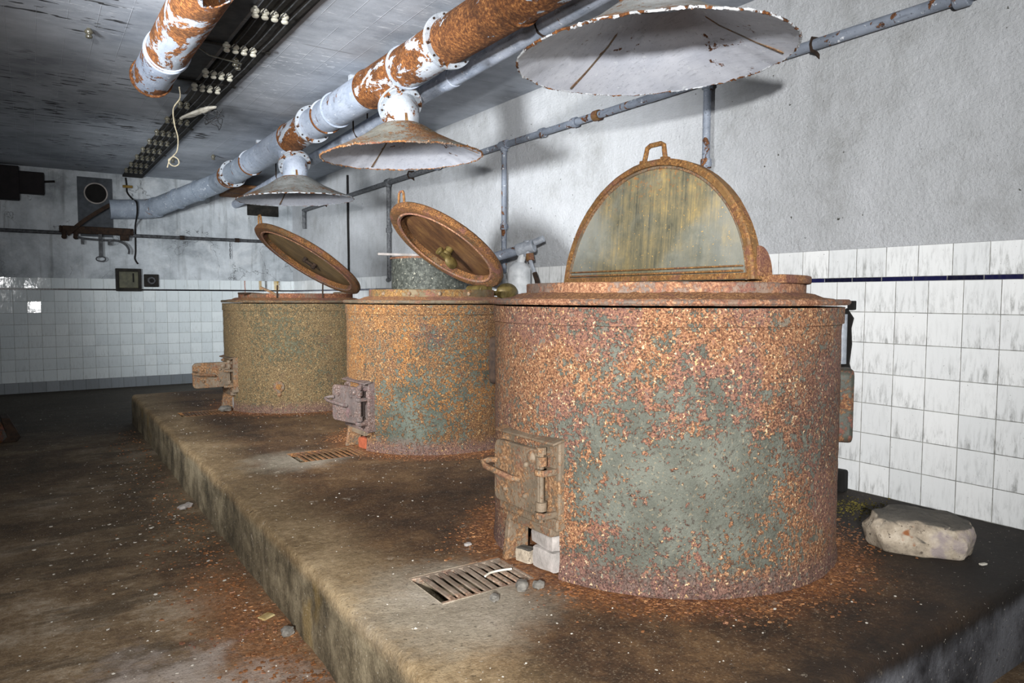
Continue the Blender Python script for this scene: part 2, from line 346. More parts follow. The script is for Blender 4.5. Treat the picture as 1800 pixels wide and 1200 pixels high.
M['hood_out']=rust_mat('hood_outside',('#a5a8a6','#878883'),('#4a3020','#7b5436','#9d7854','#c3a67f'),.36,3.5,45,.5,.004,tint='#6e5040',seed=20)
M['hood_out_rusty']=rust_mat('hood_outside_rusty',('#98978c','#77766c'),('#43291a','#7a4f31','#a37548','#cfa36d'),.46,3.2,50,.8,.005,tint='#6b5a3c',seed=22)
M['hood_rim']=galv_mat('hood_rim_rust',('#d0d3d6','#b0b4b8'),.46,(11,11,11),bs=1.0)
M['hood_rim_crust']=rust_mat('hood_rim_crust',('#a89a8c','#7f6f60'),('#43291a','#7f5230','#ad7947','#d9b07c'),.66,5,70,.9,.006,seed=23)
M['wallpipe']=galv_mat('wall_pipe_paint',('#8b93a0','#6d747f'),.28,(10,14,10),tone=('#33231b','#5d3d2a','#8d5c38','#b58152'),spk=1.0,bs=.8)
M['wallpipe_dark']=plain('wall_pipe_dark','#3c3e41','#77797c',40,.6,.8)
M['board']=plain('wiring_board','#141311','#2d2a26',14,.9,.6)
M['plate']=plain('dark_plate','#33373c','#4b5056',9,.7,.3)
M['stone_top']=None
def stone():
    n=N('granite_boulder'); g=n.new('ShaderNodeNewGeometry'); up=n.xyz(g.outputs['Normal'])[2]
    a=n.noise(9,6,.7); col=n.ramp(a,[(.34,'#7d7264'),(.5,'#a79a88'),(.64,'#c4b8a6')])
    col=n.mix(n.step(n.noise(60,3,.7),.6,.68),col,'#5b5146'); col=n.mix(n.step(n.noise(5,4,.6),.55,.65),col,'#9b8f8c')
    col=n.mix(n.step(n.noise(7,3,.6,n.mp(loc=(3,3,3))),.66,.7),col,'#8d5a38')
    col=n.mix(n.ma('MULTIPLY',n.step(n.ma('ADD',up,n.ma('MULTIPLY',n.noise(12,4,.6),.35)),.78,.98),.9),col,'#4a4844')
    return n.done(col,.85,n.ma('ADD',n.noise(30,6,.7),n.noise(8,4,.6)),.6,.012)
M['stone']=stone()

def floor_mat():
    n=N('floor_concrete'); x=n.xyz()
    a=n.noise(.9,6,.62,dist=.5); b=n.noise(5,6,.7); c=n.noise(30,5,.7)
    m=n.ma('ADD',n.ma('MULTIPLY',a,.6),n.ma('ADD',n.ma('MULTIPLY',b,.28),n.ma('MULTIPLY',c,.22)))
    col=n.ramp(m,[(.43,'#382b1e'),(.50,'#65503a'),(.57,'#8a7458'),(.65,'#b3a28b')])
    st=n.noise(1,5,.6,n.mp((2,7,2),rot=(0,0,.5))); col=n.mix(n.ma('MULTIPLY',n.step(st,.5,.62),.6),col,'#453a2d')
    # rust silt lying along the foot of the plinth
    dx=n.ma('ABSOLUTE',n.ma('SUBTRACT',x[0],.70)); dy=n.ma('ABSOLUTE',n.ma('SUBTRACT',x[1],2.8))
    ru=n.ma('MULTIPLY',n.step(n.ma('ADD',dx,n.ma('MULTIPLY',n.noise(6,4,.7),.25)),.42,.12),n.step(n.ma('ADD',dy,n.ma('MULTIPLY',n.noise(4,4,.7),.8)),1.5,.55))
    rc=n.ramp(n.noise(45,5,.75),[(.36,'#5c3920'),(.52,'#8d5c36'),(.66,'#b5825a')]); col=n.mix(n.ma('MULTIPLY',ru,.85),col,rc)
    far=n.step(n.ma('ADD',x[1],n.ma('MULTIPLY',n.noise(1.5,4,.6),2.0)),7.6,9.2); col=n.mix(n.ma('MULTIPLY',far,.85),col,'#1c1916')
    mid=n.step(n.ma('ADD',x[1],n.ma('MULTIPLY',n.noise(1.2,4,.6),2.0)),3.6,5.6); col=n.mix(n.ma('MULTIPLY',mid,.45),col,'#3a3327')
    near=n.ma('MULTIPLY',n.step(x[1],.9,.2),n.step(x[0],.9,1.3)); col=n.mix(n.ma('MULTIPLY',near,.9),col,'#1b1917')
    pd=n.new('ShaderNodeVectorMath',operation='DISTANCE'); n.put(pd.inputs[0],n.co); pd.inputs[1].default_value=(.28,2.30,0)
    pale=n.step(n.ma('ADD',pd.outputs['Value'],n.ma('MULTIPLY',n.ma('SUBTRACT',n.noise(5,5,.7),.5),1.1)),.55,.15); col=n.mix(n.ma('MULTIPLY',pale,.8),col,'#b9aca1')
    grit=n.noise(130,4,.75); col=n.mix(n.ma('MULTIPLY',n.step(grit,.54,.66),.55),col,'#2b231a'); col=n.mix(n.ma('MULTIPLY',n.step(grit,.44,.32),.5),col,'#c0b5a5')
    cr=n.step(n.noise(17,6,.78,n.mp(loc=(9,2,0))),.60,.66); col=n.mix(n.ma('MULTIPLY',cr,n.ma('MULTIPLY',n.step(n.noise(1.6,3,.6,n.mp(loc=(2,6,0))),.46,.6),.7)),col,'#b4aa9d')
    fl=n.step(n.noise(75,2,.6),.70,.735); col=n.mix(n.ma('MULTIPLY',fl,.8),col,'#d8d2c6')
    fl2=n.step(n.noise(26,4,.7,n.mp(loc=(5,1,0))),.66,.71); col=n.mix(n.ma('MULTIPLY',fl2,.5),col,'#cfc8bc')
    dk=n.step(n.noise(40,3,.6,n.mp(loc=(1,8,0))),.66,.72); col=n.mix(n.ma('MULTIPLY',dk,.6),col,'#28221c')
    return n.done(col,.75,n.ma('ADD',n.noise(40,6,.75),n.noise(9,5,.6)),.6,.012)
def plat_mat():
    n=N('plinth_concrete'); x=n.xyz()
    a=n.noise(1.4,6,.62,dist=.5); b=n.noise(6,6,.7); c=n.noise(34,5,.7)
    m=n.ma('ADD',n.ma('MULTIPLY',a,.5),n.ma('ADD',n.ma('MULTIPLY',b,.3),n.ma('MULTIPLY',c,.24)))
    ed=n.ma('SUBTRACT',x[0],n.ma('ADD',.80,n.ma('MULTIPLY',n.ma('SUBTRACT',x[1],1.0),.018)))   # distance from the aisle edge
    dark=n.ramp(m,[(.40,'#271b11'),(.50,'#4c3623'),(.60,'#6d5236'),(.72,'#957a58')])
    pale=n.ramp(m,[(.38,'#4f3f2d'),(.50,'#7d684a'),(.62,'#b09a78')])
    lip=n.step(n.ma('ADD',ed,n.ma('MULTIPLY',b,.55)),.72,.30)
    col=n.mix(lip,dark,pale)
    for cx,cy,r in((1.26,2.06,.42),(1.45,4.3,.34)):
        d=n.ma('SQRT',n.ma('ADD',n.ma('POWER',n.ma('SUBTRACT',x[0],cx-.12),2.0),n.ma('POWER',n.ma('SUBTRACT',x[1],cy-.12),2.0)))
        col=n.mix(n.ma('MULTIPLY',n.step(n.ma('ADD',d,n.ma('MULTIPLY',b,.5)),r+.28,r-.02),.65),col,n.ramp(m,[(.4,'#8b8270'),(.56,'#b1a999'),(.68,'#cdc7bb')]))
    rc=n.ramp(n.noise(50,5,.75),[(.34,'#4a2a18'),(.50,'#7b4a2a'),(.62,'#a8703f'),(.74,'#cf9f6c')])
    for cx,cy,r in((2.17,2.06,.69),(2.36,4.36,.58),(2.12,6.49,.63)):
        d=n.ma('SQRT',n.ma('ADD',n.ma('POWER',n.ma('SUBTRACT',x[0],cx),2.0),n.ma('POWER',n.ma('SUBTRACT',x[1],cy),2.0)))
        q=n.step(n.ma('ADD',d,n.ma('MULTIPLY',n.noise(7,4,.7),.30)),r+.36,r+.14); col=n.mix(n.ma('MULTIPLY',q,.8),col,rc)
    # soot-black strip behind the front vessel and along the end of the plinth
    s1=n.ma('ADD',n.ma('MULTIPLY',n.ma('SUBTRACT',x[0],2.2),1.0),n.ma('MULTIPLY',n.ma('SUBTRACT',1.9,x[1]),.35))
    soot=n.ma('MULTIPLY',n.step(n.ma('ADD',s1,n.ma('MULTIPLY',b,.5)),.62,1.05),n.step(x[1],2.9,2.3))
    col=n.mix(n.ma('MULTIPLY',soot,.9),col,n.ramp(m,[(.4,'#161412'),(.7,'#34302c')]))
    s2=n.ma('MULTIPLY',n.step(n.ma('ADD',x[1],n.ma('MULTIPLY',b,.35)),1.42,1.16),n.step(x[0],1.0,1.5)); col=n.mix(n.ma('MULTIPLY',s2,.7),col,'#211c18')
    side=n.step(x[2],.275,.22); sc=n.ramp(n.ma('ADD',n.ma('MULTIPLY',b,.7),n.ma('MULTIPLY',n.noise(1,5,.65,n.mp((5,5,1.5))),.3)),[(.40,'#3f3829'),(.5,'#675c48'),(.60,'#8a7e66')])
    endc=n.ramp(n.ma('ADD',n.ma('MULTIPLY',n.noise(1,5,.6,n.mp((3.2,3.2,2.2))),.75),n.ma('MULTIPLY',n.noise(22,5,.7),.25)),[(.40,'#242326'),(.5,'#4f4f53'),(.60,'#6f7075')])
    endc=n.mix(n.step(n.ma('ADD',x[2],n.ma('MULTIPLY',n.noise(1,4,.6,n.mp((6,6,1))),.22)),.30,.38),endc,'#1f1b19')
    sc=n.mix(n.step(x[1],1.02,.99),sc,endc)
    ye=n.step(n.noise(1,4,.6,n.mp((5,2.2,1.5))),.60,.68); sc=n.mix(n.ma('MULTIPLY',ye,.5),sc,'#8a6f34')
    col=n.mix(side,col,sc)
    grit=n.noise(130,4,.75); col=n.mix(n.ma('MULTIPLY',n.step(grit,.54,.66),.5),col,'#241b13'); col=n.mix(n.ma('MULTIPLY',n.step(grit,.44,.32),n.ma('MULTIPLY',n.ma('SUBTRACT',1.0,n.ma('MAXIMUM',soot,s2)),.45)),col,'#b9a98f')
    cr=n.step(n.noise(15,6,.78,n.mp(loc=(9,2,0))),.60,.67); col=n.mix(n.ma('MULTIPLY',cr,n.ma('MULTIPLY',n.ma('MULTIPLY',n.step(n.noise(1.6,3,.6,n.mp(loc=(2,6,0))),.47,.6),.6),n.step(x[0],2.3,1.6))),col,'#b9ad9b')
    fl=n.step(n.noise(80,2,.6),.70,.735); col=n.mix(n.ma('MULTIPLY',fl,.7),col,'#d5cec2')
    dk=n.step(n.noise(38,3,.6,n.mp(loc=(1,8,0))),.65,.72); col=n.mix(n.ma('MULTIPLY',dk,.6),col,'#221b15')
    return n.done(col,.78,n.ma('ADD',n.noise(45,6,.75),n.noise(9,5,.6)),.6,.012)
def ceil_mat():
    n=N('ceiling_paint'); x=n.xyz()
    a=n.noise(1.2,6,.62); b=n.noise(1,5,.7,n.mp((3,9,1)))
    col=n.ramp(n.ma('ADD',n.ma('MULTIPLY',a,.75),n.ma('MULTIPLY',b,.25)),[(.36,'#858b94'),(.5,'#a5abb4'),(.64,'#bcc2cb')])
    dash=n.noise(1,2,.55,n.mp((4.5,19,1))); zone=n.step(n.noise(1,3,.5,n.mp((1.6,1.1,1),loc=(3,1.3,0))),.44,.54)
    left=n.step(x[0],1.25,1.0)
    blk=n.ma('MULTIPLY',n.step(dash,.62,.63),n.ma('MULTIPLY',zone,left))
    band=n.ma('MULTIPLY',n.step(n.ma('ABSOLUTE',n.ma('SUBTRACT',x[1],7.9)),.55,.2),n.step(x[0],1.9,1.6)); blk=n.ma('MAXIMUM',blk,n.ma('MULTIPLY',band,n.step(dash,.585,.595)))
    col=n.mix(n.ma('MULTIPLY',blk,.92),col,'#171512')
    wd=n.noise(1,3,.6,n.mp((8,44,1),loc=(2,2,0)))
    wz=n.ma('MAXIMUM',n.ma('MULTIPLY',n.step(n.ma('ABSOLUTE',n.ma('SUBTRACT',x[1],5.6)),1.0,.5),n.ma('MULTIPLY',n.step(x[0],1.2,1.4),n.step(x[0],2.1,1.9))),n.ma('MULTIPLY',zone,.4))
    wh=n.ma('MULTIPLY',n.step(wd,.61,.625),wz); col=n.mix(n.ma('MULTIPLY',wh,.95),col,'#dfe3e8')
    # board joints cast into the concrete, running away from the camera
    fx=n.ma('FRACT',n.ma('DIVIDE',n.ma('ADD',x[0],n.ma('MULTIPLY',x[1],-.017)),.155)); jl=n.ma('MULTIPLY',n.step(n.ma('ABSOLUTE',n.ma('SUBTRACT',fx,.5)),.022,.0),n.step(n.noise(3,3,.6),.4,.55))
    col=n.mix(n.ma('MULTIPLY',jl,.45),col,'#c3c9d0')
    fy=n.ma('FRACT',n.ma('DIVIDE',x[1],1.9)); jy=n.ma('MULTIPLY',n.step(n.ma('ABSOLUTE',n.ma('SUBTRACT',fy,.5)),.007,.0),n.step(n.noise(2,3,.6),.42,.55)); col=n.mix(n.ma('MULTIPLY',jy,.5),col,'#4c4a42')
    return n.done(col,.72,n.ma('ADD',n.ma('MULTIPLY',n.noise(30,5,.7),.5),n.ma('ADD',jl,n.ma('MULTIPLY',wh,2.0))),.4,.006)

# ------------------------------------------------------------------ the room
XL=-3.2; YN=-2.6
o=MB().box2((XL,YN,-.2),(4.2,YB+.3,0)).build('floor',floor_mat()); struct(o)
o=MB().box2((XL,YN,ZC),(4.2,YB+.3,ZC+.2)).build('ceiling',ceil_mat()); struct(o)
TH=.007                      # the plaster stands this far proud of the tiles
WT=1.500
wr=plaster_mat('plaster_right',('#d3d6da','#c8cbce','#b3b5b6'),1.0,.10)
def rbox(name,y0,y1,z0,z1,off0,mat,kind=True):
    # slab along the right wall; local y runs along it, origin where it crosses y=0
    o=MB().box2((-off0,y0,z0),(.3,y1,z1)).build(name,mat)
    o.location=(WX(0),0,0); o.rotation_euler=(0,0,RW); struct(o); return o
rbox('wall_right',YN,YB+.25,WT,ZC,TH+.006,wr)
yR=1.921
o=rbox('trim_1',YN,YB+.25,0,1.337,0,tile_mat('tiles_right',yR,1.3373,dirt=.85)); o['label']='white tiled lower right wall'
o=rbox('trim_2',YN,YB+.25,1.357,WT,0,tile_mat('tiles_right_top',yR-.10,1.357,th=.2,dirt=.85)); o['label']='top course of white tiles on the right wall'
o=rbox('trim_3',YN,YB+.25,1.337,1.357,-.001,tile_mat('tiles_right_blue',yR-.08,1.2,th=.5,colr=('#1b1d4a','#15162c'),grout='#9a9a98',dirt=.15)); o['label']='dark blue tile stripe on the right wall'
pb=plaster_mat('plaster_back',('#cdd3d8','#b0b6bb','#8b9196'),.5,.5,crack=1.6)
# back wall
xB=-.006
o=MB().box2((XL,YB-.012,1.495),(4.0,YB+.3,ZC)).build('wall_back',pb); struct(o)
def bslab(name,z0,z1,off,mat,label):
    o=MB().box2((XL,YB-off,z0),(3.95,YB+.3,z1)).build(name,mat); struct(o); o['label']=label
bslab('trim_4',.137,1.337,0,tile_mat('tiles_back',xB,1.3373,uax=0,dirt=.4,colr=('#dde4e6','#d0d8db'),rough=.05,stains=((2.87,.010,'#9a4a1a'),)),'white tiled lower back wall')
bslab('trim_5',1.357,1.495,0,tile_mat('tiles_back_top',xB-.03,1.357,th=.2,uax=0,dirt=.3,colr=('#dde4e6','#d0d8db'),rough=.05,stains=((2.87,.012,'#9a4a1a'),(3.10,.03,'#a8862e'),(3.185,.025,'#2a1d12'),(3.375,.035,'#4a3212'),(3.34,.05,'#b8952e'))),'top course of white tiles on the back wall')
bslab('trim_6',1.337,1.357,-.001,plain('black_stripe','#0e0e14','#16161e',8,.25),'black tile stripe on the back wall')
bslab('baseboard_back',0,.137,.010,tile_mat('tiles_skirting',.02,-.2,th=.5,uax=0,colr=('#7f868c','#6f767c'),grout='#3f4244',dirt=.8,rough=.4),'grey tiled skirting below the white tiles')
struct(MB().box2((XL-.2,YN,0),(XL,YB+.3,ZC)).build('wall_left',pb))
struct(MB().box2((XL-.2,YN-.2,0),(4.2,YN,ZC)).build('wall_front',pb))

# plinth with three recessed ash pits
def XE(y): return .805+.018*(y-1.0)
V0,V1=.97,7.95
pits=[(.26,.63,1.94,2.185),(.485,.915,4.10,4.39),(.185,.53,6.20,6.46)]      # u0,u1 (from the aisle edge), y0,y1
def lines(a,b,st,extra):
    k=int((b-a)/st); L=[a+(b-a)*i/k for i in range(k+1)]
    for e in extra:
        L=[x for x in L if abs(x-e)>st*.3]+[e]
    return sorted(L)
us=lines(.12,2.85,.045,[p for q in pits for p in q[:2]]); us=[0,.006,.014,.024,.036,.05,.07,.095]+us
vs_=lines(V0+.1,V1-.1,.045,[p for q in pits for p in q[2:]]); vs_=[V0,V0+.008,V0+.02,V0+.036,V0+.06]+vs_+[V1-.06,V1-.036,V1-.02,V1-.008,V1]
pm=MB(); idx={}
def drop(d,R): return 0 if d>=R else R-math.sqrt(max(0,R*R-(R-d)**2))
for i,u in enumerate(us):
    for j,y in enumerate(vs_):
        R=.03+.022*nz((1,y*2.3,0))+.012*nz((2,y*9,0)); R=max(.012,R)
        R2=.035+.015*nz((u*3,7,0))
        x=XE(y)+u
        if u<.12: x+= (.012*nz((3,y*3.1,0))+.006*nz((5,y*14,0)))*(1-u/.12)
        z=ZP-drop(u,R)-drop(min(y-V0,V1-y),R2)
        if u>.1: z+=.003*nz((x*4,y*4,1))
        idx[i,j]=len(pm.v); pm.v.append((min(x,WX(y)+.05),y,z))
nu,nv=len(us),len(vs_)
inpit=lambda u,y: any(a<u<b and c<y<d for a,b,c,d in pits)
for i in range(nu-1):
    for j in range(nv-1):
        if inpit((us[i]+us[i+1])/2,(vs_[j]+vs_[j+1])/2): continue
        pm.f.append((idx[i,j],idx[i+1,j],idx[i+1,j+1],idx[i,j+1]))
def skirt(keys):
    for a,b in zip(keys,keys[1:]):
        A,B=pm.v[idx[a]],pm.v[idx[b]]; k=len(pm.v); pm.v+= [(A[0],A[1],-.02),(B[0],B[1],-.02)]; pm.f.append((idx[a],idx[b],k+1,k))
skirt([(0,j) for j in range(nv)]); skirt([(i,0) for i in range(nu)]); skirt([(i,nv-1) for i in range(nu)])
for a,b,c,d in pits:
    k=len(pm.v); y0,y1=c,d
    q=[(XE(c)+a,c),(XE(c)+b,c),(XE(d)+b,d),(XE(d)+a,d)]
    pm.v+=[(x,y,ZP+.002) for x,y in q]+[(x,y,ZP-.14) for x,y in q]
    pm.f+=[(k,k+1,k+5,k+4),(k+1,k+2,k+6,k+5),(k+2,k+3,k+7,k+6),(k+3,k,k+4,k+7),(k+4,k+5,k+6,k+7)]
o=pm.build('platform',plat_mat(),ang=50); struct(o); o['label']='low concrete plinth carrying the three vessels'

# floor grates set in the pits
grl=['iron floor grate before the front kettle, largest of the three','iron floor grate before the middle kettle, half buried in dirt','iron floor grate before the far kettle with the open fire door']
gcol=[rust_mat('grate_iron',('#98897a','#7c6e60'),('#4f3a2c','#866a55','#ab917c','#cdb9a6'),.4,6,60,.6,.004,seed=9),rust_mat('grate_iron_brown',('#7a5d42','#5f4833'),('#43291a','#704c30','#94693f','#b98f62'),.5,6,60,.6,.004,seed=9)]
for q,(a,b,c,d) in enumerate(pits):
    cx=XE((c+d)/2)+(a+b)/2; cy=(c+d)/2; w=b-a; L=d-c
    t=thing('floor_grate',grl[q],'grate',(cx,cy,ZP),RW*1.1,'floor grates on the plinth')
    mt=gcol[0 if q==0 else 1]
    fr=MB(); 
    fr.box((0,L/2-.008,-.012),(w,.014,.024)); fr.box((0,-L/2+.008,-.012),(w,.014,.024)); fr.box((w/2-.008,0,-.012),(.014,L-.03,.024)); fr.box((-w/2+.008,0,-.02),(.014,L-.03,.02))
    fr.build('frame',mt,t,.003)
    nb=10 if q==0 else 11
    for i in range(nb):
        x=-w/2+.05+(w-.075)*i/(nb-1)
        tl=nz((q*7,i*3.3,0))*.06
        Mx=Matrix.Translation((x,0,-.004))@Matrix.Rotation(tl,4,'Z')@Matrix.Rotation(nz((i*2.1,q,4))*.25,4,'Y')
        MB().box((0,0,0),(.0215 if q==0 else .020,L-.02,.007),Mx).build('bar',mt,t,.004)

# ------------------------------------------------------------------ kettles
def arcpts(r,a0,a1,n,z=0): return [(r*math.cos(a0+(a1-a0)*i/n),r*math.sin(a0+(a1-a0)*i/n),z) for i in range(n+1)]
def rough_lathe(prof,seg,amp,sc,sd=0):
    def j(v,r,z):
        k=1+amp/max(r,.05)*(nz((v.x*sc+sd,v.y*sc,v.z*sc))+.5*nz((v.x*sc*3,v.y*sc*3+sd,v.z*sc*3)))
        dz=amp*.5*nz((v.x*sc*1.7,v.y*sc*1.7,z*sc+9+sd)) if z>.5 else 0
        return Vector((v.x*k,v.y*k,v.z+dz))
    return MB().lathe(prof,seg,jit=j)
def U_handle(mb,w,h,r,M_):
    pts=[(-w/2,0,0),(-w/2*.86,0,h*.55),(-w/2*.8,0,h*.85),(-w/2*.5,0,h),(w/2*.5,0,h),(w/2*.8,0,h*.85),(w/2*.86,0,h*.55),(w/2,0,0)]
    mb.tube([M_@Vector(p) for p in pts],r,8,up=(0.3,1,0.2))
def kettle(loc,r,zr,rc,zc,bm,label,dw=.34,dz0=.18,dz1=.485,doormat='iron',openang=0,sd=0,rw=.028,dyo=-.045,cm=('collar','rim')):
    t=thing('cooking_kettle',label,'kettle',loc,0,'rusted cooking kettles on the concrete plinth')
    # drum with an ash opening low on the aisle side
    seg=300; hz=zr-.0215; rows=[0,.01]+[hz*i/46 for i in range(1,47)]
    aw=.13/r; b=MB(); k=len(rows)
    rows=sorted(set([q for q in rows if abs(q-(hz-.062))>.006]+[.165,hz-.0635,hz-.0615,hz-.0600])); k=len(rows)
    for s in range(seg):
        an=2*PI*s/seg
        for z in rows:
            rr=r+(.007 if z>hz-.0605 else (-.003 if z>hz-.062 else 0))+.007*max(0,1-z/.06)
            x,y=math.cos(an),math.sin(an)
            rr+=.0028*nz((x*r*28+sd,y*r*28,z*28))+.002*nz((x*r*9+sd,y*r*9,z*9))
            b.v.append((rr*x,rr*y,z))
    for s in range(seg):
        an=2*PI*(s+.5)/seg
        for i in range(k-1):
            if abs(an-PI-.05)<aw and rows[i+1]<=.166: continue
            n2=((s+1)%seg)*k; b.f.append((s*k+i,n2+i,n2+i+1,s*k+i+1))
    b.build('body',M[bm],t,ang=60)
    R=r+rw
    rough_lathe([(rc-.02,zr-.012),(R-.006,zr-.014),(R,zr-.007),(R,zr),(R-.006,zr+.006),(rc-.02,zr+.008)],220,.0022,22,sd).build('rim',M[cm[1]],t)
    # crumbling ledge between rim and collar
    rough_lathe([(rc-.005,zr+.03),(rc+.03,zr+.024),(rc+.06,zr+.012),(rc+.10,zr+.007),(rc+.1,zr+.004),(rc-.005,zr+.004)],200,.010,24,sd+5).build('rust_ledge',M['rust'],t)
    rough_lathe([(rc-.035,zr-.1),(rc-.035,zc),(rc-.004,zc),(rc,zc-.004),(rc,zr)],200,.0025,20,sd+3).build('collar',M[cm[0]],t)
    MB().lathe([(rc-.04,zc-.01),(rc-.045,.5),(rc-.09,.38),(rc-.2,.31),(0.001,.29)],96).build('pot',M['greymetal'],t)
    # fire door on the aisle side (-x)
    dm=M[doormat]; yo=dyo; xf=-(r-.004); hw=dw/2; zm=(dz0+dz1)/2
    f=MB(); f.box2((xf,-hw,dz0),(xf+.13,hw,dz1))
    # dished sill and drip ledge
    f.box2((xf-.012,-hw-.004,dz0-.006),(xf+.05,hw+.004,dz0+.035))
    fr=f.build('fire_door_frame',dm,t,.006); fr.location=(0,yo,0)
    led=MB().prism([(0,0),(.050,-.010),(.050,-.002),(0,.010)],dw+.012,Matrix.Translation((xf+.02,-hw-.006,dz1-.004))@Matrix.Rotation(PI/2,4,'X')@Matrix.Rotation(PI,4,'Y'))
    led.build('ledge',dm,fr,.003)
    for yy,zz in((-hw+.035,dz1-.045),(-hw+.035,dz0+.06),(hw-.03,dz1-.04)):
        MB().cyl((xf+.002,yy,zz),(xf-.014,yy,zz),.014,6).cyl((xf-.012,yy,zz),(xf-.022,yy,zz),.008,10).build('bolt',dm,fr)
    # leaf hung on a vertical pin at the -y side
    lw=dw*.80; z0=dz0+.045; z1=dz1-.035; c=.03
    poly=[]
    for cx_,cz_,a0 in((lw-c,z1-c,0),(c*.3,z1-c*.3,PI/2),(c*.3,z0+c*.3,PI),(lw-c,z0+c,1.5*PI)):
        cr=c if cx_>lw/2 else c*.3
        for i in range(5): poly.append((cx_+cr*math.cos(a0+PI/2*i/4),cz_+cr*math.sin(a0+PI/2*i/4)))
    leaf=MB().prism(poly,.028,Matrix.Translation((0,-.018,0))@Matrix(((0,0,1,-.014),(1,0,0,0),(0,1,0,0),(0,0,0,1))))
    lo=leaf.build('fire_door',dm,t,.005); lo.location=(xf-.040,-hw+.062+yo,0); lo.rotation_euler=(0,0,openang)
    for yy,zz,q in((lw*.28,z0+.055,.011),(lw*.72,z0+.055,.011),(lw*.26,z1-.06,.011),(lw*.74,z1-.06,.011),(lw*.16,z1-.03,.022)):
        MB().ball((-.014,yy-.018,zz),(.012,q,q),12,8).build('rivet',dm,lo)
    hd=MB(); zh=(z0+z1)/2+.005
    hd.tube([(-.016,lw*.34,zh-.012),(-.04,lw*.38,zh-.008),(-.058,lw*.55,zh+.004),(-.064,lw*.86,zh+.012),(-.056,lw*.98,zh+.022),(-.03,lw*.93,zh+.03),(-.014,lw*.83,zh+.03)],.0105,10,up=(1,.3,.2))
    ho=hd.build('handle',dm,lo)
    hp=MB(); hp.cyl((-.004,-.02,z0-.02),(-.004,-.02,z1-.01),.009,12); hp.cyl((-.004,-.02,z1-.012),(-.004,-.02,z1+.012),.017,10)
    for zz in(z0+.02,z1-.05): hp.cyl((-.004,-.02,zz),(-.004,-.02,zz+.03),.02,14); 
    hp.build('hinge_pin',dm,lo)
    for zz in(z0-.006,z1-.085):
        MB().box2((xf-.06,-hw+.012,zz),(xf+.01,-hw+.062,zz+.022)).cyl((xf-.045,-hw+.042,zz),(xf-.045,-hw+.042,zz+.022),.024,14).build('hinge_lug',dm,fr,.004)
    # surround of the ash opening
    s=MB(); s.prism([(-r-.035,0),(-r+.07,0),(-r+.07,dz0),(-r-.012,dz0)],.026,Matrix.Translation((0,.118+yo,0))@Matrix.Rotation(PI/2,4,'X')); s.box2((-r-.014,-.15+yo,dz0-.03),(-r+.07,.118+yo,dz0-.001))
    s.build('ash_opening_surround',M['iron'],t,.004)
    return t
def round_lid(t,r,cx,cz,tilt,mat_under,valve='full'):
    Mx=Matrix.Translation((cx,0,cz))@Matrix.Rotation(tilt,4,'Y')
    R=Matrix.Rotation(tilt,4,'Y')
    lid=rough_lathe([(r-.085,.052),(r-.078,.006),(r-.07,.0),(r-.045,-.004),(r-.012,-.002),(r,.008),(r,.034),(r-.01,.046),(r-.05,.056),(r-.11,.075),(.001,.10)],180,.002,26,2)
    o=lid.build('lid',M['lidrust'],t); o.matrix_local=Mx
    MB().lathe([(.001,.03),(r*.5,.032),(r-.13,.036),(r-.10,.045),(r-.082,.05)],96).build('underside_plate',mat_under,o)
    lip=MB().lathe([(r-.090,.002),(r-.078,-.006),(r-.066,.0),(r-.078,.006)],96,closed=True); lip.build('seal_ring',M['rim'],o)
    h=MB(); U_handle(h,.085,.085,.0085,Matrix(((0,.8,-.6,-r+.018),(1,0,0,0),(0,.6,.8,.032),(0,0,0,1))))
    ho=h.build('handle',M['orange'],o)
    v=MB()
    if valve=='full':
        v.cyl((.03,.0,.04),(.03,0,-.02),.028,16); v.cyl((.03,0,-.012),(.03,0,-.03),.042,18); v.cyl((-.02,0,-.035),(.05,0,-.035),.022,14)
        v.cyl((-.035,0,-.035),(-.02,0,-.035),.03,14)
        v.ball((.085,-.02,-.05),(.055,.02,.04),16,10); v.cyl((.12,0,-.05),(.14,0,-.055),.014,10)
    else:
        v.box((.03,0,-.0),(.10,.045,.02)); v.cyl((-.03,0,.03),(-.03,0,-.015),.018,12); v.cyl((.07,0,.03),(.07,0,-.02),.022,12)
    v.build('steam_valve',M['bronze'] if valve=='full' else M['darkrust'],o,.003)
    return o
def valve_on_top(o,r):
    b=MB(); b.cyl((.1,0,.09),(.1,0,.14),.02,12); b.cyl((.1,-.03,.13),(.1,.03,.13),.01,10); b.ball((.1,0,.145),(.03,.02,.015),12,8)
    b.build('relief_valve',M['greymetal'],o)

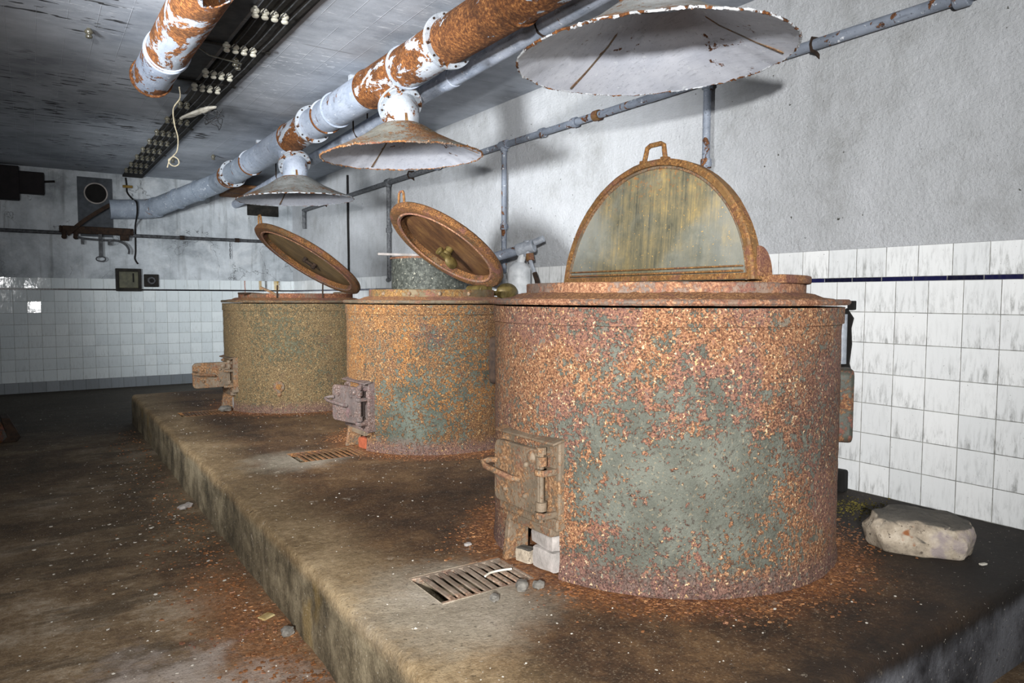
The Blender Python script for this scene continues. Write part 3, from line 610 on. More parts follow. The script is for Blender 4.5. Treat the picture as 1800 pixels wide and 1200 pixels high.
# front kettle
k1=kettle((2.17,2.06,ZP),.675,.957,.548,1.022,'kettle1','largest rusted kettle nearest the camera with upright half-moon lid',dw=.345,dz0=.178,dz1=.484,doormat='iron',openang=0,sd=0,dyo=-.012)
def half_lid():
    Rr=.519; drp=.034; n=44
    a0=math.asin(drp/Rr)
    arc=[(Rr*math.cos(a0+(PI-2*a0)*i/n),Rr*math.sin(a0+(PI-2*a0)*i/n)-drp) for i in range(n+1)]
    P=Matrix(((0,0,1,0),(1,0,0,0),(0,1,0,0),(0,0,0,1)))        # polygon xy -> yz, thickness along x
    Mx=Matrix.Translation((-.065,.030,1.022+.012))@Matrix.Rotation(math.radians(4),4,'Y')
    inner=[(x*.955,max(.0,(y+drp)*.955-drp)) for x,y in arc]
    o=MB().prism(arc,.012,P@Matrix.Translation((0,0,.012))).build('lid_front_half',M['lidface'],k1); o.matrix_local=Mx
    rim=MB()
    prof=[(-.004,-.02),(.048,-.02),(.050,.0),(.046,.006),(.002,.006),(-.004,-.002)]   # (along x, radial)
    vs=[];fs=[]
    for x,y in arc:
        d=Vector((x,y+drp)).normalized()
        for a,b in prof:
            q=1+.004*nz((x*30,y*30,a*40)); vs.append((a,(x+d.x*b)*q,(y+d.y*b)*q))
    k=len(prof)
    for i in range(n):
        for j in range(k): fs.append((i*k+j,i*k+(j+1)%k,(i+1)*k+(j+1)%k,(i+1)*k+j))
    fs+= [tuple(range(k)),tuple(reversed(range(n*k,n*k+k)))]
    rim.add(vs,fs); rim.build('lid_band',M['orange'],o)
    inn=MB()
    ai=[(x*.948,(y+drp)*.948-drp) for x,y in arc]; vs=[];fs=[]
    for x,y in ai:
        d=Vector((x,y+drp)).normalized()
        for a,b in((.004,-.005),(.004,.005),(.014,.005),(.014,-.005)): vs.append((a,x+d.x*b,y+d.y*b))
    for i in range(n):
        for j in range(4): fs.append((i*4+j,i*4+(j+1)%4,(i+1)*4+(j+1)%4,(i+1)*4+j))
    inn.add(vs,fs); inn.build('weld_bead',M['iron'],o)
    st=MB(); st.box((.003,0,.030),(.022,.94,.008)); st.box((.004,0,.048),(.016,.94,.006)); st.box((.012,0,.012),(.03,1.0,.022))
    st.build('hinge_strip',M['orange'],o,.002)
    h=MB(); U_handle(h,.115,.062,.010,Matrix.Translation((.014,-.0,Rr-drp+.008))@Matrix.Rotation(PI/2,4,'Z'))
    ho=h.build('handle',M['orange'],o)
    for y in(-.058,.058): MB().box((.014,y,Rr-drp+.004),(.03,.03,.016)).build('handle_lug',M['orange'],o,.003)
    # the other half still lies closed on the collar, its cheek standing at the hinge
    b=MB(); Rb=.566; m=40
    pb_=[(Rb*math.cos(-PI/2+PI*i/m),Rb*math.sin(-PI/2+PI*i/m)) for i in range(m+1)]
    b.prism(pb_,.030,Matrix.Translation((.0,0,1.020)))
    ob=b.build('lid_rear_half',M['rust'],k1,.006)
    for y,nm in((-.512,'hinge_cheek'),(.512,'hinge_cheek')):
        c=MB(); pc=[(0,0)]+[(.075*math.cos(PI/2*i/10),.105*math.sin(PI/2*i/10)) for i in range(11)]
        c.prism(pc,.014,Matrix.Translation((-.042,y+.027,1.045))@Matrix.Rotation(PI/2,4,'X')); c.build(nm,M['rust'],ob,.002)
half_lid()
def side_box(t,r,ang,z0,z1,mat,w=.13,d=.045):
    Mx=Matrix.Rotation(ang,4,'Z')
    poly=[(-w/2,z0+.02),(-w/2+.02,z0),(w/2-.02,z0),(w/2,z0+.02),(w/2,z1-.02),(w/2-.02,z1),(-w/2+.02,z1),(-w/2,z1-.02)]
    P=Matrix(((0,0,1,0),(1,0,0,0),(0,1,0,0),(0,0,0,1)))
    return MB().prism(poly,d+.03,Mx@Matrix.Translation((r-.03,0,0))@P).build('cleanout_box',M[mat],t,.016,segs=3)
side_box(k1,.675,math.atan2(-.86,.51)+.10,.425,.705,'boxgrey')
# middle kettle
k2=kettle((2.36,4.36,ZP),.575,.943,.425,1.018,'kettle2','middle rusted kettle with brown tilted lid hanging open above it',dw=.36,dz0=.13,dz1=.44,doormat='ironp',openang=.22,sd=4,rw=.022,cm=('collar2','rim3'))
l2=round_lid(k2,.447,.10,1.299,math.radians(36.4),M['under2'])
side_box(k2,.575,math.atan2(-.86,.51)-.25,.42,.72,'darkrust')
cw=MB(); cw.ball((.57,-.075,1.010),(.085,.055,.062),18,12); cw.cyl((.40,-.075,.995),(.55,-.075,1.0),.018,10); cw.cyl((.50,-.14,.985),(.50,-.09,.985),.028,12)
cwo=cw.build('counterweight',M['bronze'],k2)
hb=MB(); hb.cyl((.36,-.10,1.02),(.36,.10,1.02),.034,14); hb.box((.42,0,1.02),(.07,.12,.05)); hb.build('hinge_block',M['bronze'],k2,.004)
for a in (195,222,248,275):
    c,s=math.cos(math.radians(a)),math.sin(math.radians(a)); MB().ball((.424*c,.424*s,.99),(.014,.014,.014),10,6).build('rivet',M['iron'],k2)
# far kettle
k3=kettle((2.12,6.49,ZP),.625,.932,.498,.998,'kettle3','far olive brown kettle with its fire door swung wide open',dw=.36,dz0=.165,dz1=.455,doormat='iron',openang=1.62,sd=8,rw=.018,cm=('collar3','rim3'))
l3=round_lid(k3,.535,.10,1.285,math.radians(33.4),M['under3'],'small'); valve_on_top(l3,.535)
for x,y,h in((-.30,-.41,.125),(.06,-.50,.15)): MB().cyl((x,y,.94),(x+.004,y,.94+h),.007,8).build('upright_bolt',M['darkrust'],k3)
pg=MB(); 
an=math.radians(238); d=Vector((math.cos(an),math.sin(an),0)); p0=d*.62+Vector((0,0,.225))
pg.cyl(p0,p0+d*.02,.045,20); pg.cyl(p0+d*.018,p0+d*.024,.036,20)
po=pg.build('drain_plate',M['iron'],k3,.003)
MB().cyl(p0+d*.02,p0+d*.034,.024,14).build('drain_plug',M['orange'],po)
tabp=p0+d*.004+Vector((0,0,-.058)); MB().ball(tabp,(.022,.022,.03),12,8).build('tab',M['iron'],po)
hb=MB(); hb.cyl((.40,-.10,.985),(.40,.10,.985),.03,14); hb.box((.46,0,.98),(.07,.12,.045)); hb.build('hinge_block',M['iron'],k3,.004)

def lone(mb,name,mat,label,cat,loc=(0,0,0),rot=(0,0,0),group=None,bevel=0,ang=35,kind=None):
    # bake so that the object's origin sits where the thing stands
    o=mb.build(name,mat,None,bevel,ang=ang); o.location=loc; o.rotation_euler=rot; tag(o,label,cat,group,kind); return o
# sticks lying on the far kettle
lone(MB().tube([(0,0,0),(.10,.01,.004),(.20,.0,.0)],.009,7),'stick',M['darkrust'],'thin stick jutting left from the top of the far kettle','stick',(1.555,6.28,1.283),(0,.02,.1))
lone(MB().tube([(0,0,0),(.09,.0,-.035),(.17,.02,-.078)],.011,7),'stick',M['iron'],'short bent stick slanting across the collar of the far kettle','stick',(1.70,6.15,1.335),(0,.05,-.5))
# firebricks in the ash openings
def chunk(seedv,sx,sy,sz,mat,name,label,cat,loc,rz,group=None,amp=.18,sub=4,rnd=.25):
    bm=bmesh.new(); bmesh.ops.create_cube(bm,size=1); bmesh.ops.subdivide_edges(bm,edges=bm.edges,cuts=sub,use_grid_fill=True)
    for v in bm.verts:
        p=v.co.copy(); v.co=v.co.lerp(v.co.normalized()*.56,rnd); v.co+=Vector((nz(p*2+Vector((seedv,0,0))),nz(p*2+Vector((0,seedv,3))),nz(p*2+Vector((5,0,seedv)))))*amp*.5
        v.co=Vector((v.co.x*sx,v.co.y*sy,v.co.z*sz))
    zmin=min(v.co.z for v in bm.verts)
    for v in bm.verts: v.co.z-=zmin
    me=bpy.data.meshes.new(name); bm.to_mesh(me); bm.free(); me.materials.append(mat); me.polygons.foreach_set('use_smooth',[True]*len(me.polygons)); me.set_sharp_from_angle(angle=math.radians(32))
    o=bpy.data.objects.new(name,me); C.objects.link(o); o.location=loc; o.rotation_euler=(0,0,rz); return tag(o,label,cat,group)
gb='pale firebricks in the ash opening of the front kettle'
chunk(1,.07,.115,.075,M['palebrick'],'firebrick','pale broken firebrick at the bottom of the front ash opening','brick',(1.545,1.985,ZP+.001),.1,gb,.12)
chunk(2,.07,.15,.058,M['palebrick'],'firebrick','pinkish white firebrick topmost in the front ash opening','brick',(1.555,2.00,ZP+.078),-.1,gb,.12)
chunk(3,.05,.07,.05,M['stone'],'firebrick','small dark brick lump left of the pale bricks below the front fire door','brick',(1.52,2.09,ZP+.001),.3,gb,.15)
chunk(4,.06,.10,.07,M['brick'],'firebrick','orange red brick in the ash opening of the middle kettle','brick',(1.83,4.27,ZP+.001),.15,None,.12)
chunk(5,.05,.09,.10,M['palebrick'],'firebrick','grey brick wedged below the frame of the open far fire door','brick',(1.555,6.40,ZP+.001),.1,None,.14)

# ------------------------------------------------------------------ boulder on the plinth
def boulder():
    bm=bmesh.new()
    pts=[(-.20,.02,.0),(-.15,-.10,.0),(-.02,-.13,.0),(.13,-.13,.0),(.20,-.04,.0),(.19,.08,.0),(.05,.12,.0),(-.12,.12,.0),
         (-.215,.03,.07),(-.205,-.06,.10),(-.17,-.11,.06),(.0,-.155,.06),(.15,-.15,.07),(.215,-.05,.08),(.20,.09,.10),
         (-.17,.05,.145),(-.16,-.05,.138),(-.02,-.085,.132),(.10,-.115,.128),(.18,-.09,.125),(.20,.0,.13),(.16,.09,.14),(.02,.12,.155),(-.10,.11,.16)]
    vs=[bm.verts.new(p) for p in pts]; r=bmesh.ops.convex_hull(bm,input=vs)
    bmesh.ops.delete(bm,geom=[g for g in r['geom_interior'] if isinstance(g,bmesh.types.BMVert)],context='VERTS')
    bmesh.ops.bevel(bm,geom=list(bm.edges),offset=.008,segments=1,affect='EDGES',profile=.6)
    bmesh.ops.triangulate(bm,faces=bm.faces)
    for _ in range(2): bmesh.ops.subdivide_edges(bm,edges=[e for e in bm.edges if e.calc_length()>.012],cuts=1); bmesh.ops.triangulate(bm,faces=bm.faces)
    for v in bm.verts:
        p=v.co; q=.016*nz(p*8)+.010*nz(p*19)+.004*nz(p*50)
        v.co=p+p.normalized()*q
        v.co.z=max(v.co.z,0)
    me=bpy.data.meshes.new('boulder'); bm.to_mesh(me); bm.free(); me.materials.append(M['stone']); me.polygons.foreach_set('use_smooth',[True]*len(me.polygons)); me.set_sharp_from_angle(angle=math.radians(40))
    o=bpy.data.objects.new('boulder',me); C.objects.link(o); o.location=(2.865,1.345,ZP-.003); o.rotation_euler=(0,0,-.86); o.scale=(.90,.90,.93)
    tag(o,'pale granite boulder lying on the sooty plinth beside the front kettle','stone')
boulder()

# ------------------------------------------------------------------ ventilation duct along the ceiling
DX,DZ,DR=2.09,1.48+H,.129
dslope=.02; DROT=-math.atan(dslope)
def dx(y): return DX+dslope*(y-2.2)
duct=thing('ventilation_duct','long round ventilation duct with rusted sections running above the three hoods','duct',(dx(0),0,DZ),DROT)
def dtube(y0,y1,r,mat,name='duct_section',parent=None,seg=48):
    n=max(2,int((y1-y0)/.06)); b=MB(); vs=[];fs=[]
    for i in range(n+1):
        y=y0+(y1-y0)*i/n
        for j in range(seg):
            a=2*PI*j/seg; q=r*(1+.004*nz((y*3,math.cos(a)*2,math.sin(a)*2))); vs.append((q*math.cos(a),y,q*math.sin(a)))
    for i in range(n):
        for j in range(seg): fs.append((i*seg+j,i*seg+(j+1)%seg,(i+1)*seg+(j+1)%seg,(i+1)*seg+j))
    b.add(vs,fs)
    return b.build(name,mat,parent or duct)
def dring(y,r,w,mat,name,parent=None):
    b=MB(); prof=[(DR-.004,-w/2),(r,-w/2),(r+.002,0),(r,w/2),(DR-.004,w/2)]
    b.lathe(prof,48,Matrix.Rotation(-PI/2,4,'X'),closed=True)
    o=b.build(name,mat,parent or duct); o.location=(0,y,0); return o
def dflange(y,mat):
    o=dring(y,DR+.030,.016,mat,'flange')
    o2=dring(y+.019,DR+.028,.014,mat,'flange_mate')
    o2.parent=o; o2.location=(0,.017,0)
    for i in range(12):
        a=2*PI*(i+.5)/12; c,s=math.cos(a),math.sin(a); p=Vector((c*(DR+.017),0,s*(DR+.017)))
        MB().cyl(p+Vector((0,-.016,0)),p+Vector((0,.034,0)),.007,6).build('bolt',M['darkrust'],o)
for y0,y1,mt in((-1.2,2.98,'duct_rust'),(2.98,3.70,'duct_rust'),(3.72,4.30,'duct_tee'),(4.85,5.80,'duct'),(5.80,6.12,'duct'),(7.60,8.25,'duct'),(8.25,9.10,'duct_far'),(9.12,9.35,'duct_tee'),(9.35,10.0,'duct_far')):
    dtube(y0,y1,DR,M[mt])
for y0,y1,bx,mt in((4.30,4.85,4.385,'duct_tee'),(6.14,7.60,6.76,'duct_tee')):
    pass
dtube(4.30,4.85,DR+.004,M['duct_mid'],'tee_section'); dtube(6.14,6.75,DR+.004,M['duct_tee'],'tee_section'); dtube(6.75,7.6,DR,M['duct'])
for y,mt in((2.98,'duct_rust'),(4.28,'duct'),(4.86,'duct_rust'),(5.80,'duct_tee'),(6.76,'duct_rust'),(8.25,'duct_tee'),(9.36,'duct_rust'),(5.55,'duct')):
    dring(y,DR+.010,.018,M[mt],'seam_ring')
dflange(3.70,M['flange']); dflange(6.12,M['flange']); dflange(9.10,M['flange'])
hoods=[(2.088,2.04,.93,.537,'out'),(2.157,4.385,.93,.533,'rusty'),(2.217,6.76,.912,.536,'out')]
for i,(hx,hy,hz,hr,k) in enumerate(hoods):
    lx=hx-dx(hy)
    fz=hz+H+.335-DZ; fy=hy+.030            # flange centre in the duct's frame
    p1=Vector((lx,fy,fz)); ax=Vector((0,-.70,-.714)); p0=p1-ax*(-fz/.714)
    MB().cyl(p0,p1-ax*.004,.118,40).build('branch',M['duct' if i!=1 else 'duct_tee'],duct)
    MB().cyl(p1-ax*.018,p1-ax*.004,.150,44).build('branch_flange',M['flange'],duct)
# the slanting run into the far wall
def bend(pts,rs,mat,name):
    b=MB(); b.tube(pts,rs,40,up=(0,0,1)); return b.build(name,mat,duct)
Minv=(Matrix.Translation((dx(0),0,DZ))@Matrix.Rotation(DROT,4,'Z')).inverted()
W2=lambda p: Minv@Vector(p)
e0=(dx(9.95),9.95,DZ); e1=(1.62,10.88,1.205+H); e2=(1.42,11.04,1.185+H); e3=(1.10,11.05,1.165+H)
bend([W2(e0),W2(e1)],DR-.002,M['duct_far'],'slanting_section')
bend([W2(e1),W2((1.54,10.97,1.192+H)),W2(e2)],DR+.003,M['duct_far'],'elbow')
bend([W2(e2),W2(e3)],DR+.001,M['duct_far'],'end_section')
for q in(.30,.62,.97):
    p=Vector(e0).lerp(Vector(e1),q); d=(Vector(e1)-Vector(e0)).normalized()
    b=MB(); b.cyl(W2(p-d*.012),W2(p+d*.012),DR+.009,40); b.build('seam_ring',M['duct_far'],duct)
# slimmer pipe running behind the duct
tp=thing('steam_pipe','slim blue grey pipe running along the ceiling behind the large duct','pipe',(2.40,2.5,1.5+H),0)
def tpp(y): k=(y-2.5)/8.69; return (.36*k,y-2.5,-.13*k)
b=MB(); b.tube([tpp(-1.2),tpp(4.3)],.062,28); b.build('pipe_section',M['thin'],tp)
b=MB(); b.tube([tpp(4.3),tpp(YB-.015)],.060,28); b.build('pipe_section',M['thin'],tp)
b=MB(); b.cyl(tpp(4.24),tpp(4.36),.068,28); b.build('coupling',M['thin'],tp,.004)
for y in (.5,3.2,6.0,8.6):
    x0,y0,z0=tpp(y); zt=ZC-1.5-H+.001
    b=MB(); b.tube([(x0-.066,y0,zt),(x0-.066,y0,z0),(x0-.04,y0,z0-.052),(x0,y0,z0-.068),(x0+.04,y0,z0-.052),(x0+.066,y0,z0),(x0+.066,y0,zt)],.007,8,up=(0,1,0)); b.build('hanger',M['darkrust'],tp)
for y in (1.0,3.3,5.2,7.9): MB().box2((-.03,y-.02,DR-.004),(.03,y+.02,ZC-DZ-.001)).build('hanger_block',M['flange'],duct)

# ------------------------------------------------------------------ exhaust hoods
hl=['pale conical exhaust hood above the front kettle, largest in view','rusty-edged conical exhaust hood above the middle kettle','conical exhaust hood above the far kettle, smallest in view']
for i,(hx,hy,hz,hr,k) in enumerate(hoods):
    t=thing('exhaust_hood',hl[i],'hood',(hx,hy,hz+H),0,'exhaust hoods under the duct'); t.rotation_euler=(0,math.radians(-2.6),0)
    top=.215; nk=.112; fl=DZ-.192-.006-(hz+H)
    om=M['hood_out_rusty' if k=='rusty' else 'hood_out']
    def hj(v,r,z):
        q=.006*nz((v.x*14+i*9,v.y*14,z*10))+.004*nz((v.x*40,v.y*40,i*3.)); q*=min(1,max(0,(r-.3)*4)); v=v.copy(); v.z+=q; return v
    MB().lathe([(nk,top),(nk+.05,top-.022),(.26,.128),(.40,.060),(hr-.02,.012),(hr,.004)],120,jit=hj).build('cone',om,t,ang=60)
    MB().lathe([(nk-.004,top-.004),(nk+.046,top-.03),(.257,.120),(.398,.052),(hr-.022,.006),(hr-.004,-.002)],120,jit=hj).build('lining',M['hood_in'],t,ang=60)
    # flaking rolled rim
    vs=[];fs=[];n=720;kk=6
    for j in range(n):
        a=2*PI*j/n; ca,sa=math.cos(a),math.sin(a)
        for l in range(kk):
            b_=2*PI*l/kk; rr=.0042+(.0075,.013,.003)[i]*max(0,nz((ca*46+i*5,sa*46,l*.9))-.08)+(.001,.005,.001)[i]*max(0,nz((ca*110,sa*110,l*1.7)))
            R=hr-.003+rr*math.cos(b_); vs.append((R*ca,R*sa,.001+rr*math.sin(b_)+.006*nz((ca*hr*14+i*9,sa*hr*14,.05))))
    for j in range(n):
        for l in range(kk): fs.append((j*kk+l,j*kk+(l+1)%kk,((j+1)%n)*kk+(l+1)%kk,((j+1)%n)*kk+l))
    MB().add(vs,fs).build('rolled_rim',M['hood_rim_crust' if i==1 else 'hood_rim'],t)
    for a in (math.radians(90),math.radians(-35)):
        pr=[(hr-.03,.014),(.40,.060),(.26,.128),(nk+.05,top-.022)]
        MB().bar([(r*math.cos(a),r*math.sin(a),z-.008) for r,z in pr],.011,.004).build('seam',M['iron'],t)
    ax=Vector((0,-.70,-.714)); pf=Vector((.014,.030,.335))
    MB().tube([pf+ax*.002,pf+ax*.03,(.006,-.006,.255),(.002,-.004,.232),(0,0,top-.008)],nk,44,up=(1,0,0)).build('neck',M['flange' if i==1 else 'duct'],t)
    fo=MB().cyl(pf,pf+ax*.014,.150,44).build('neck_flange',M['flange'],t,.002)
    e1_=Vector((1,0,0)); e2_=ax.cross(e1_)
    for q in range(8):
        a=2*PI*(q+.3)/8; p=pf+(e1_*math.cos(a)+e2_*math.sin(a))*.132; MB().cyl(p-ax*.024,p+ax*.022,.007,6).build('bolt',M['darkrust'],fo)
    MB().bar([(nk*math.cos(math.radians(262)),nk*math.sin(math.radians(262))-.002,z) for z in (top-.004,top+.02,.262)],.022,.004,up=(0,1,0)).build('neck_seam',M['orange'],t)

# ------------------------------------------------------------------ short torn duct at the upper left
ld=thing('duct_remnant','short torn duct hanging from the ceiling at upper left, half rusted','duct',(.78,0,1.47+H),-.006)
LR=.122
def ltube(y0,y1,mat,name,torn=False,seg=56):
    n=16; b=MB(); vs=[];fs=[]
    for rr in (LR,LR-.006):
        for i in range(n+1):
            for j in range(seg):
                a=2*PI*j/seg; y=y0+(y1-y0)*i/n
                if torn: y+= (1-i/n)*(.10*nz((math.cos(a)*3,math.sin(a)*3,2))+.05*nz((math.cos(a)*11,math.sin(a)*11,5)))
                q=rr*(1+.006*nz((y*3,math.cos(a)*2,math.sin(a)*2))); vs.append((q*math.cos(a),y,q*math.sin(a)))
    K=(n+1)*seg
    for l in range(2):
        for i in range(n):
            for j in range(seg): fs.append((l*K+i*seg+j,l*K+i*seg+(j+1)%seg,l*K+(i+1)*seg+(j+1)%seg,l*K+(i+1)*seg+j))
    for j in range(seg):
        fs.append((j,(j+1)%seg,K+(j+1)%seg,K+j)); e=n*seg; fs.append((e+j,e+(j+1)%seg,K+e+(j+1)%seg,K+e+j))
    b.add(vs,fs); return b.build(name,mat,ld)
ltube(3.62,4.82,M['duct_left'],'duct_section',True); ltube(4.82,5.42,M['duct_left2'],'duct_section')
def lring(y,r,w,mat,name):
    b=MB(); b.lathe([(LR-.008,-w/2),(r,-w/2),(r+.003,0),(r,w/2),(LR-.008,w/2)],56,Matrix.Rotation(-PI/2,4,'X'),closed=True); o=b.build(name,mat,ld); o.location=(0,y,0)
lring(4.82,LR+.008,.02,M['duct'],'seam_ring'); lring(5.42,LR+.010,.018,M['duct_rust'],'seam_ring'); lring(4.77,LR+.006,.012,M['duct'],'seam_ring')
for y in (4.2,5.1): MB().box2((-.03,y-.02,LR-.004),(.03,y+.02,ZC-1.47-H-.001)).build('hanger_block',M['darkrust'],ld)
lp=[(.96,5.30,1.40+H),(.985,5.42,1.36+H),(.955,5.50,1.30+H),(.965,5.53,1.20+H),(.99,5.56,1.12+H),(.985,5.57,1.03+H),(.955,5.56,.985+H),(.925,5.55,.955+H),(.935,5.55,.925+H),(.965,5.55,.915+H),(.99,5.55,.935+H),(.985,5.55,.965+H),(.955,5.55,.98+H),(.93,5.55,.95+H),(.915,5.55,.90+H)]
# smooth the cord with a Catmull-Rom spline
def crom(P,n=6):
    P=[Vector(p) for p in P]; out=[]
    for i in range(len(P)-1):
        a=P[max(i-1,0)]; b=P[i]; c=P[i+1]; d=P[min(i+2,len(P)-1)]
        for k in range(n):
            t=k/n; out.append(.5*((2*b)+(c-a)*t+(2*a-5*b+4*c-d)*t*t+(3*b-a-3*c+d)*t**3))
    return out+[P[-1]]
lone(MB().tube(crom(lp),.0042,7),'cord',M['rope'],'pale cord with a loop hanging from the torn duct','cord')

# ------------------------------------------------------------------ wiring board with insulators
bd=thing('wiring_board','long dark wooden wiring board fixed under the ceiling','board',(1.25,0,ZC-.002),-.010)
MB().box2((-.085,3.2,-.028),(.155,YB-.02,0)).build('plank',M['board'],bd,.003)
MB().box2((-.245,3.2,-.020),(-.12,6.4,0)).build('plank',M['plate'],bd,.003)
for y in (4.95,5.9,7.6,9.2): MB().box2((-.25 if y<6.4 else -.10,y,-.036),(.17,y+.035,-.026)).build('batten',M['board'],bd,.002)
rows=[4.24,4.93,5.58,5.98,6.60,7.24,7.85,8.35,8.85,9.35,9.9,10.4]
def bx(y): return 1.25+math.tan(.010)*y
def ins_proto(mat):
    # bell of porcelain turned in three grooves
    return MB().lathe([(.001,-.062),(.010,-.062),(.018,-.058),(.021,-.050),(.018,-.043),(.013,-.039),(.014,-.035),(.022,-.031),(.025,-.022),(.022,-.013),(.013,-.008),(.012,0)],20)
ins_me=None; ordn=['first','second','third','fourth','fifth','sixth','seventh','eighth','ninth','tenth','eleventh','farthest']
posn=['leftmost','second','third','rightmost']
offs=[-.100,-.046,.008,.066]
for ri,y in enumerate(rows):
    for ci in range(4):
        if ri==4 and ci>1: continue
        x=bx(y)-.018+offs[ci]*1.0+.0
        lab=f"{posn[ci]} porcelain insulator in the {ordn[ri]} row from the camera under the wiring board" if ri<11 else f"{posn[ci]} porcelain insulator in the farthest row under the wiring board"
        if ins_me is None:
            o=ins_proto(None).build('porcelain_insulator',M['porcelain']); ins_me=o.data
            ins_d=ins_me.copy(); ins_d.materials.clear(); ins_d.materials.append(M['porcdark'])
        else:
            o=bpy.data.objects.new('porcelain_insulator',ins_me if ri<4 else ins_d); C.objects.link(o)
        o.location=(x,y,ZC-.026); tag(o,lab,'insulator','porcelain insulators under the wiring board')
# pair of knobs between rows
for q,(x,y) in enumerate(((1.30,5.20),(1.335,5.27))):
    o=bpy.data.objects.new('porcelain_insulator',ins_d); C.objects.link(o); o.location=(x,y,ZC-.027)
    tag(o,('left' if q==0 else 'right')+' insulator of the loose pair between the second and third rows','insulator','porcelain insulators under the wiring board')
for q,(x,y,w) in enumerate(((.44,5.25,'lone insulator on the bare ceiling left of the torn duct'),(1.63,9.5,'lone insulator on the ceiling right of the wiring board, nearer the board'),(1.98,9.0,'lone insulator on the ceiling beside the large duct'))):
    o=bpy.data.objects.new('porcelain_insulator',ins_d); C.objects.link(o); o.location=(x,y,ZC+.001); tag(o,w,'insulator')
wn_=['leftmost','second from the left','third from the left','rightmost']
for ci in range(4):
    pts=[]
    for ri,y in enumerate([3.1]+rows[:]):
        x=bx(y)-.018+offs[ci]+.026
        pts.append((x,y,ZC-.066))
        if ri<len(rows): 
            y2=(([3.1]+rows)[ri]+rows[min(ri,len(rows)-1)])/2; pts.append((bx(y2)-.018+offs[ci]+.026+.006*nz((ci*3,y2,1)),y2,ZC-.074-.006*nz((ci*5,y2,3)))) if y2>y+.1 else None
    lone(MB().tube([p for p in pts if p],.0035,6),'electric_wire',M['darkpipe'],f"{wn_[ci]} of four wires strung along the porcelain insulators",'wire',group='wires along the wiring board')
lone(MB().tube([(.93,4.93,ZC-.05),(1.1,5.05,ZC-.09),(1.33,5.16,ZC-.075)],.005,6),'electric_wire',M['porcdark'],'pale loose wire crossing the wiring board beside the torn duct','wire')
rag=MB(); rag.ball((0,0,0),(.035,.36,.020),14,16,Matrix.Rotation(-.0,4,'X'))
for i,v in enumerate(rag.v):
    p=Vector(v); rag.v[i]=(p.x+.012*nz(p*14),p.y+.03*nz(p*9),p.z+.012*nz(p*20))
lone(rag,'broken_tube_light',M['white'],'broken white lamp tube dangling beside the wiring board','lamp',(1.335,6.62,ZC-.10),(.03,0,.20))
tang=[(1.38,6.55,ZC-.05)]
for i in range(46):
    a=i*.62; tang.append((1.42+.07*math.cos(a)+.03*nz((i,1,1)),6.45+.25*nz((i*.5,4,1)),ZC-.09-.05*(1+math.sin(a*.8))-.0012*i+.04*nz((i*.7,2,7))))
lone(MB().tube(crom(tang,4),.0032,5),'wire_tangle',M['darkpipe'],'tangle of thin loose wires beside the broken lamp tube','wire')

# ------------------------------------------------------------------ pipes on the right wall
wp=thing('wall_pipe','grey water pipe along the right wall with four drops','pipe',(WX(0)-.055,0,0),RW)
PZ=1.288+H
b=MB(); b.tube([(0,-2.0,PZ+.02),(0,3.4,PZ)],.028,16); b.build('pipe_run',M['wallpipe'],wp)
b=MB(); b.tube([(0,3.4,PZ),(0,6.2,PZ-.004)],.026,16); b.build('pipe_run',M['wallpipe'],wp)
b=MB(); b.tube(crom([(0,6.2,PZ-.004),(0,8.3,PZ-.012),(0,10.30,PZ-.02),(0,10.42,PZ-.026),(0,10.46,PZ-.06),(0,10.46,PZ-.17),(0,10.46,1.0+H)],5),.026,14,up=(1,0,0)); b.build('pipe_run',M['wallpipe_dark'],wp)
for y,z0,mt in((2.90,.10+H,'wallpipe'),(5.10,.21+H,'wallpipe'),(7.47,.20+H,'wallpipe_dark')):
    b=MB(); b.tube([(0,y,PZ),(0,y,z0)],.023,14,up=(1,0,0)); b.build('drop_pipe',M[mt],wp)
    b=MB(); b.cyl((0,y-.055,PZ),(0,y+.055,PZ),.036,16); b.cyl((0,y,PZ),(0,y,PZ-.055),.033,16); b.build('tee_fitting',M[mt],wp,.003)
for y,mt in((4.15,'wallpipe'),(4.55,'wallpipe'),(3.9,'orange'),(1.5,'wallpipe'),(6.3,'wallpipe'),(9.0,'wallpipe_dark')):
    b=MB(); b.cyl((0,y-.03,PZ-.002),(0,y+.03,PZ-.002),.037,16); b.build('coupling',M[mt],wp,.004)
for y in (2.2,6.9,9.6):
    b=MB(); b.bar([(0.06,y,PZ-.06),(.02,y,PZ-.035),(-.025,y,PZ-.03),(-.034,y,PZ),(-.025,y,PZ+.03),(.06,y,PZ+.04)],.02,.005,up=(0,1,0)); b.build('pipe_clip',M['darkrust'],wp)
for y,z in((5.10,.60+H),(7.47,.75+H),(2.9,.8+H)):
    b=MB(); b.cyl((0,y,z-.025),(0,y,z+.025),.032,14); b.box((.03,y,z),(.07,.02,.02)); b.build('pipe_clip',M['wallpipe' if y<6 else 'wallpipe_dark'],wp)
b=MB(); b.cyl((.0,7.47,.20+H),(-.03,7.44,.19+H),.024,12); b.build('end_cap',M['wallpipe_dark'],wp)
lone(MB().tube([(0,0,0),(.004,0,.6),(0,0,1.0),(0,0,1.62)],.013,10),'cable',M['black'],'thin black vertical cable on the right wall near the far corner','cable',(WX(8.77)-.034,8.77,1.18))
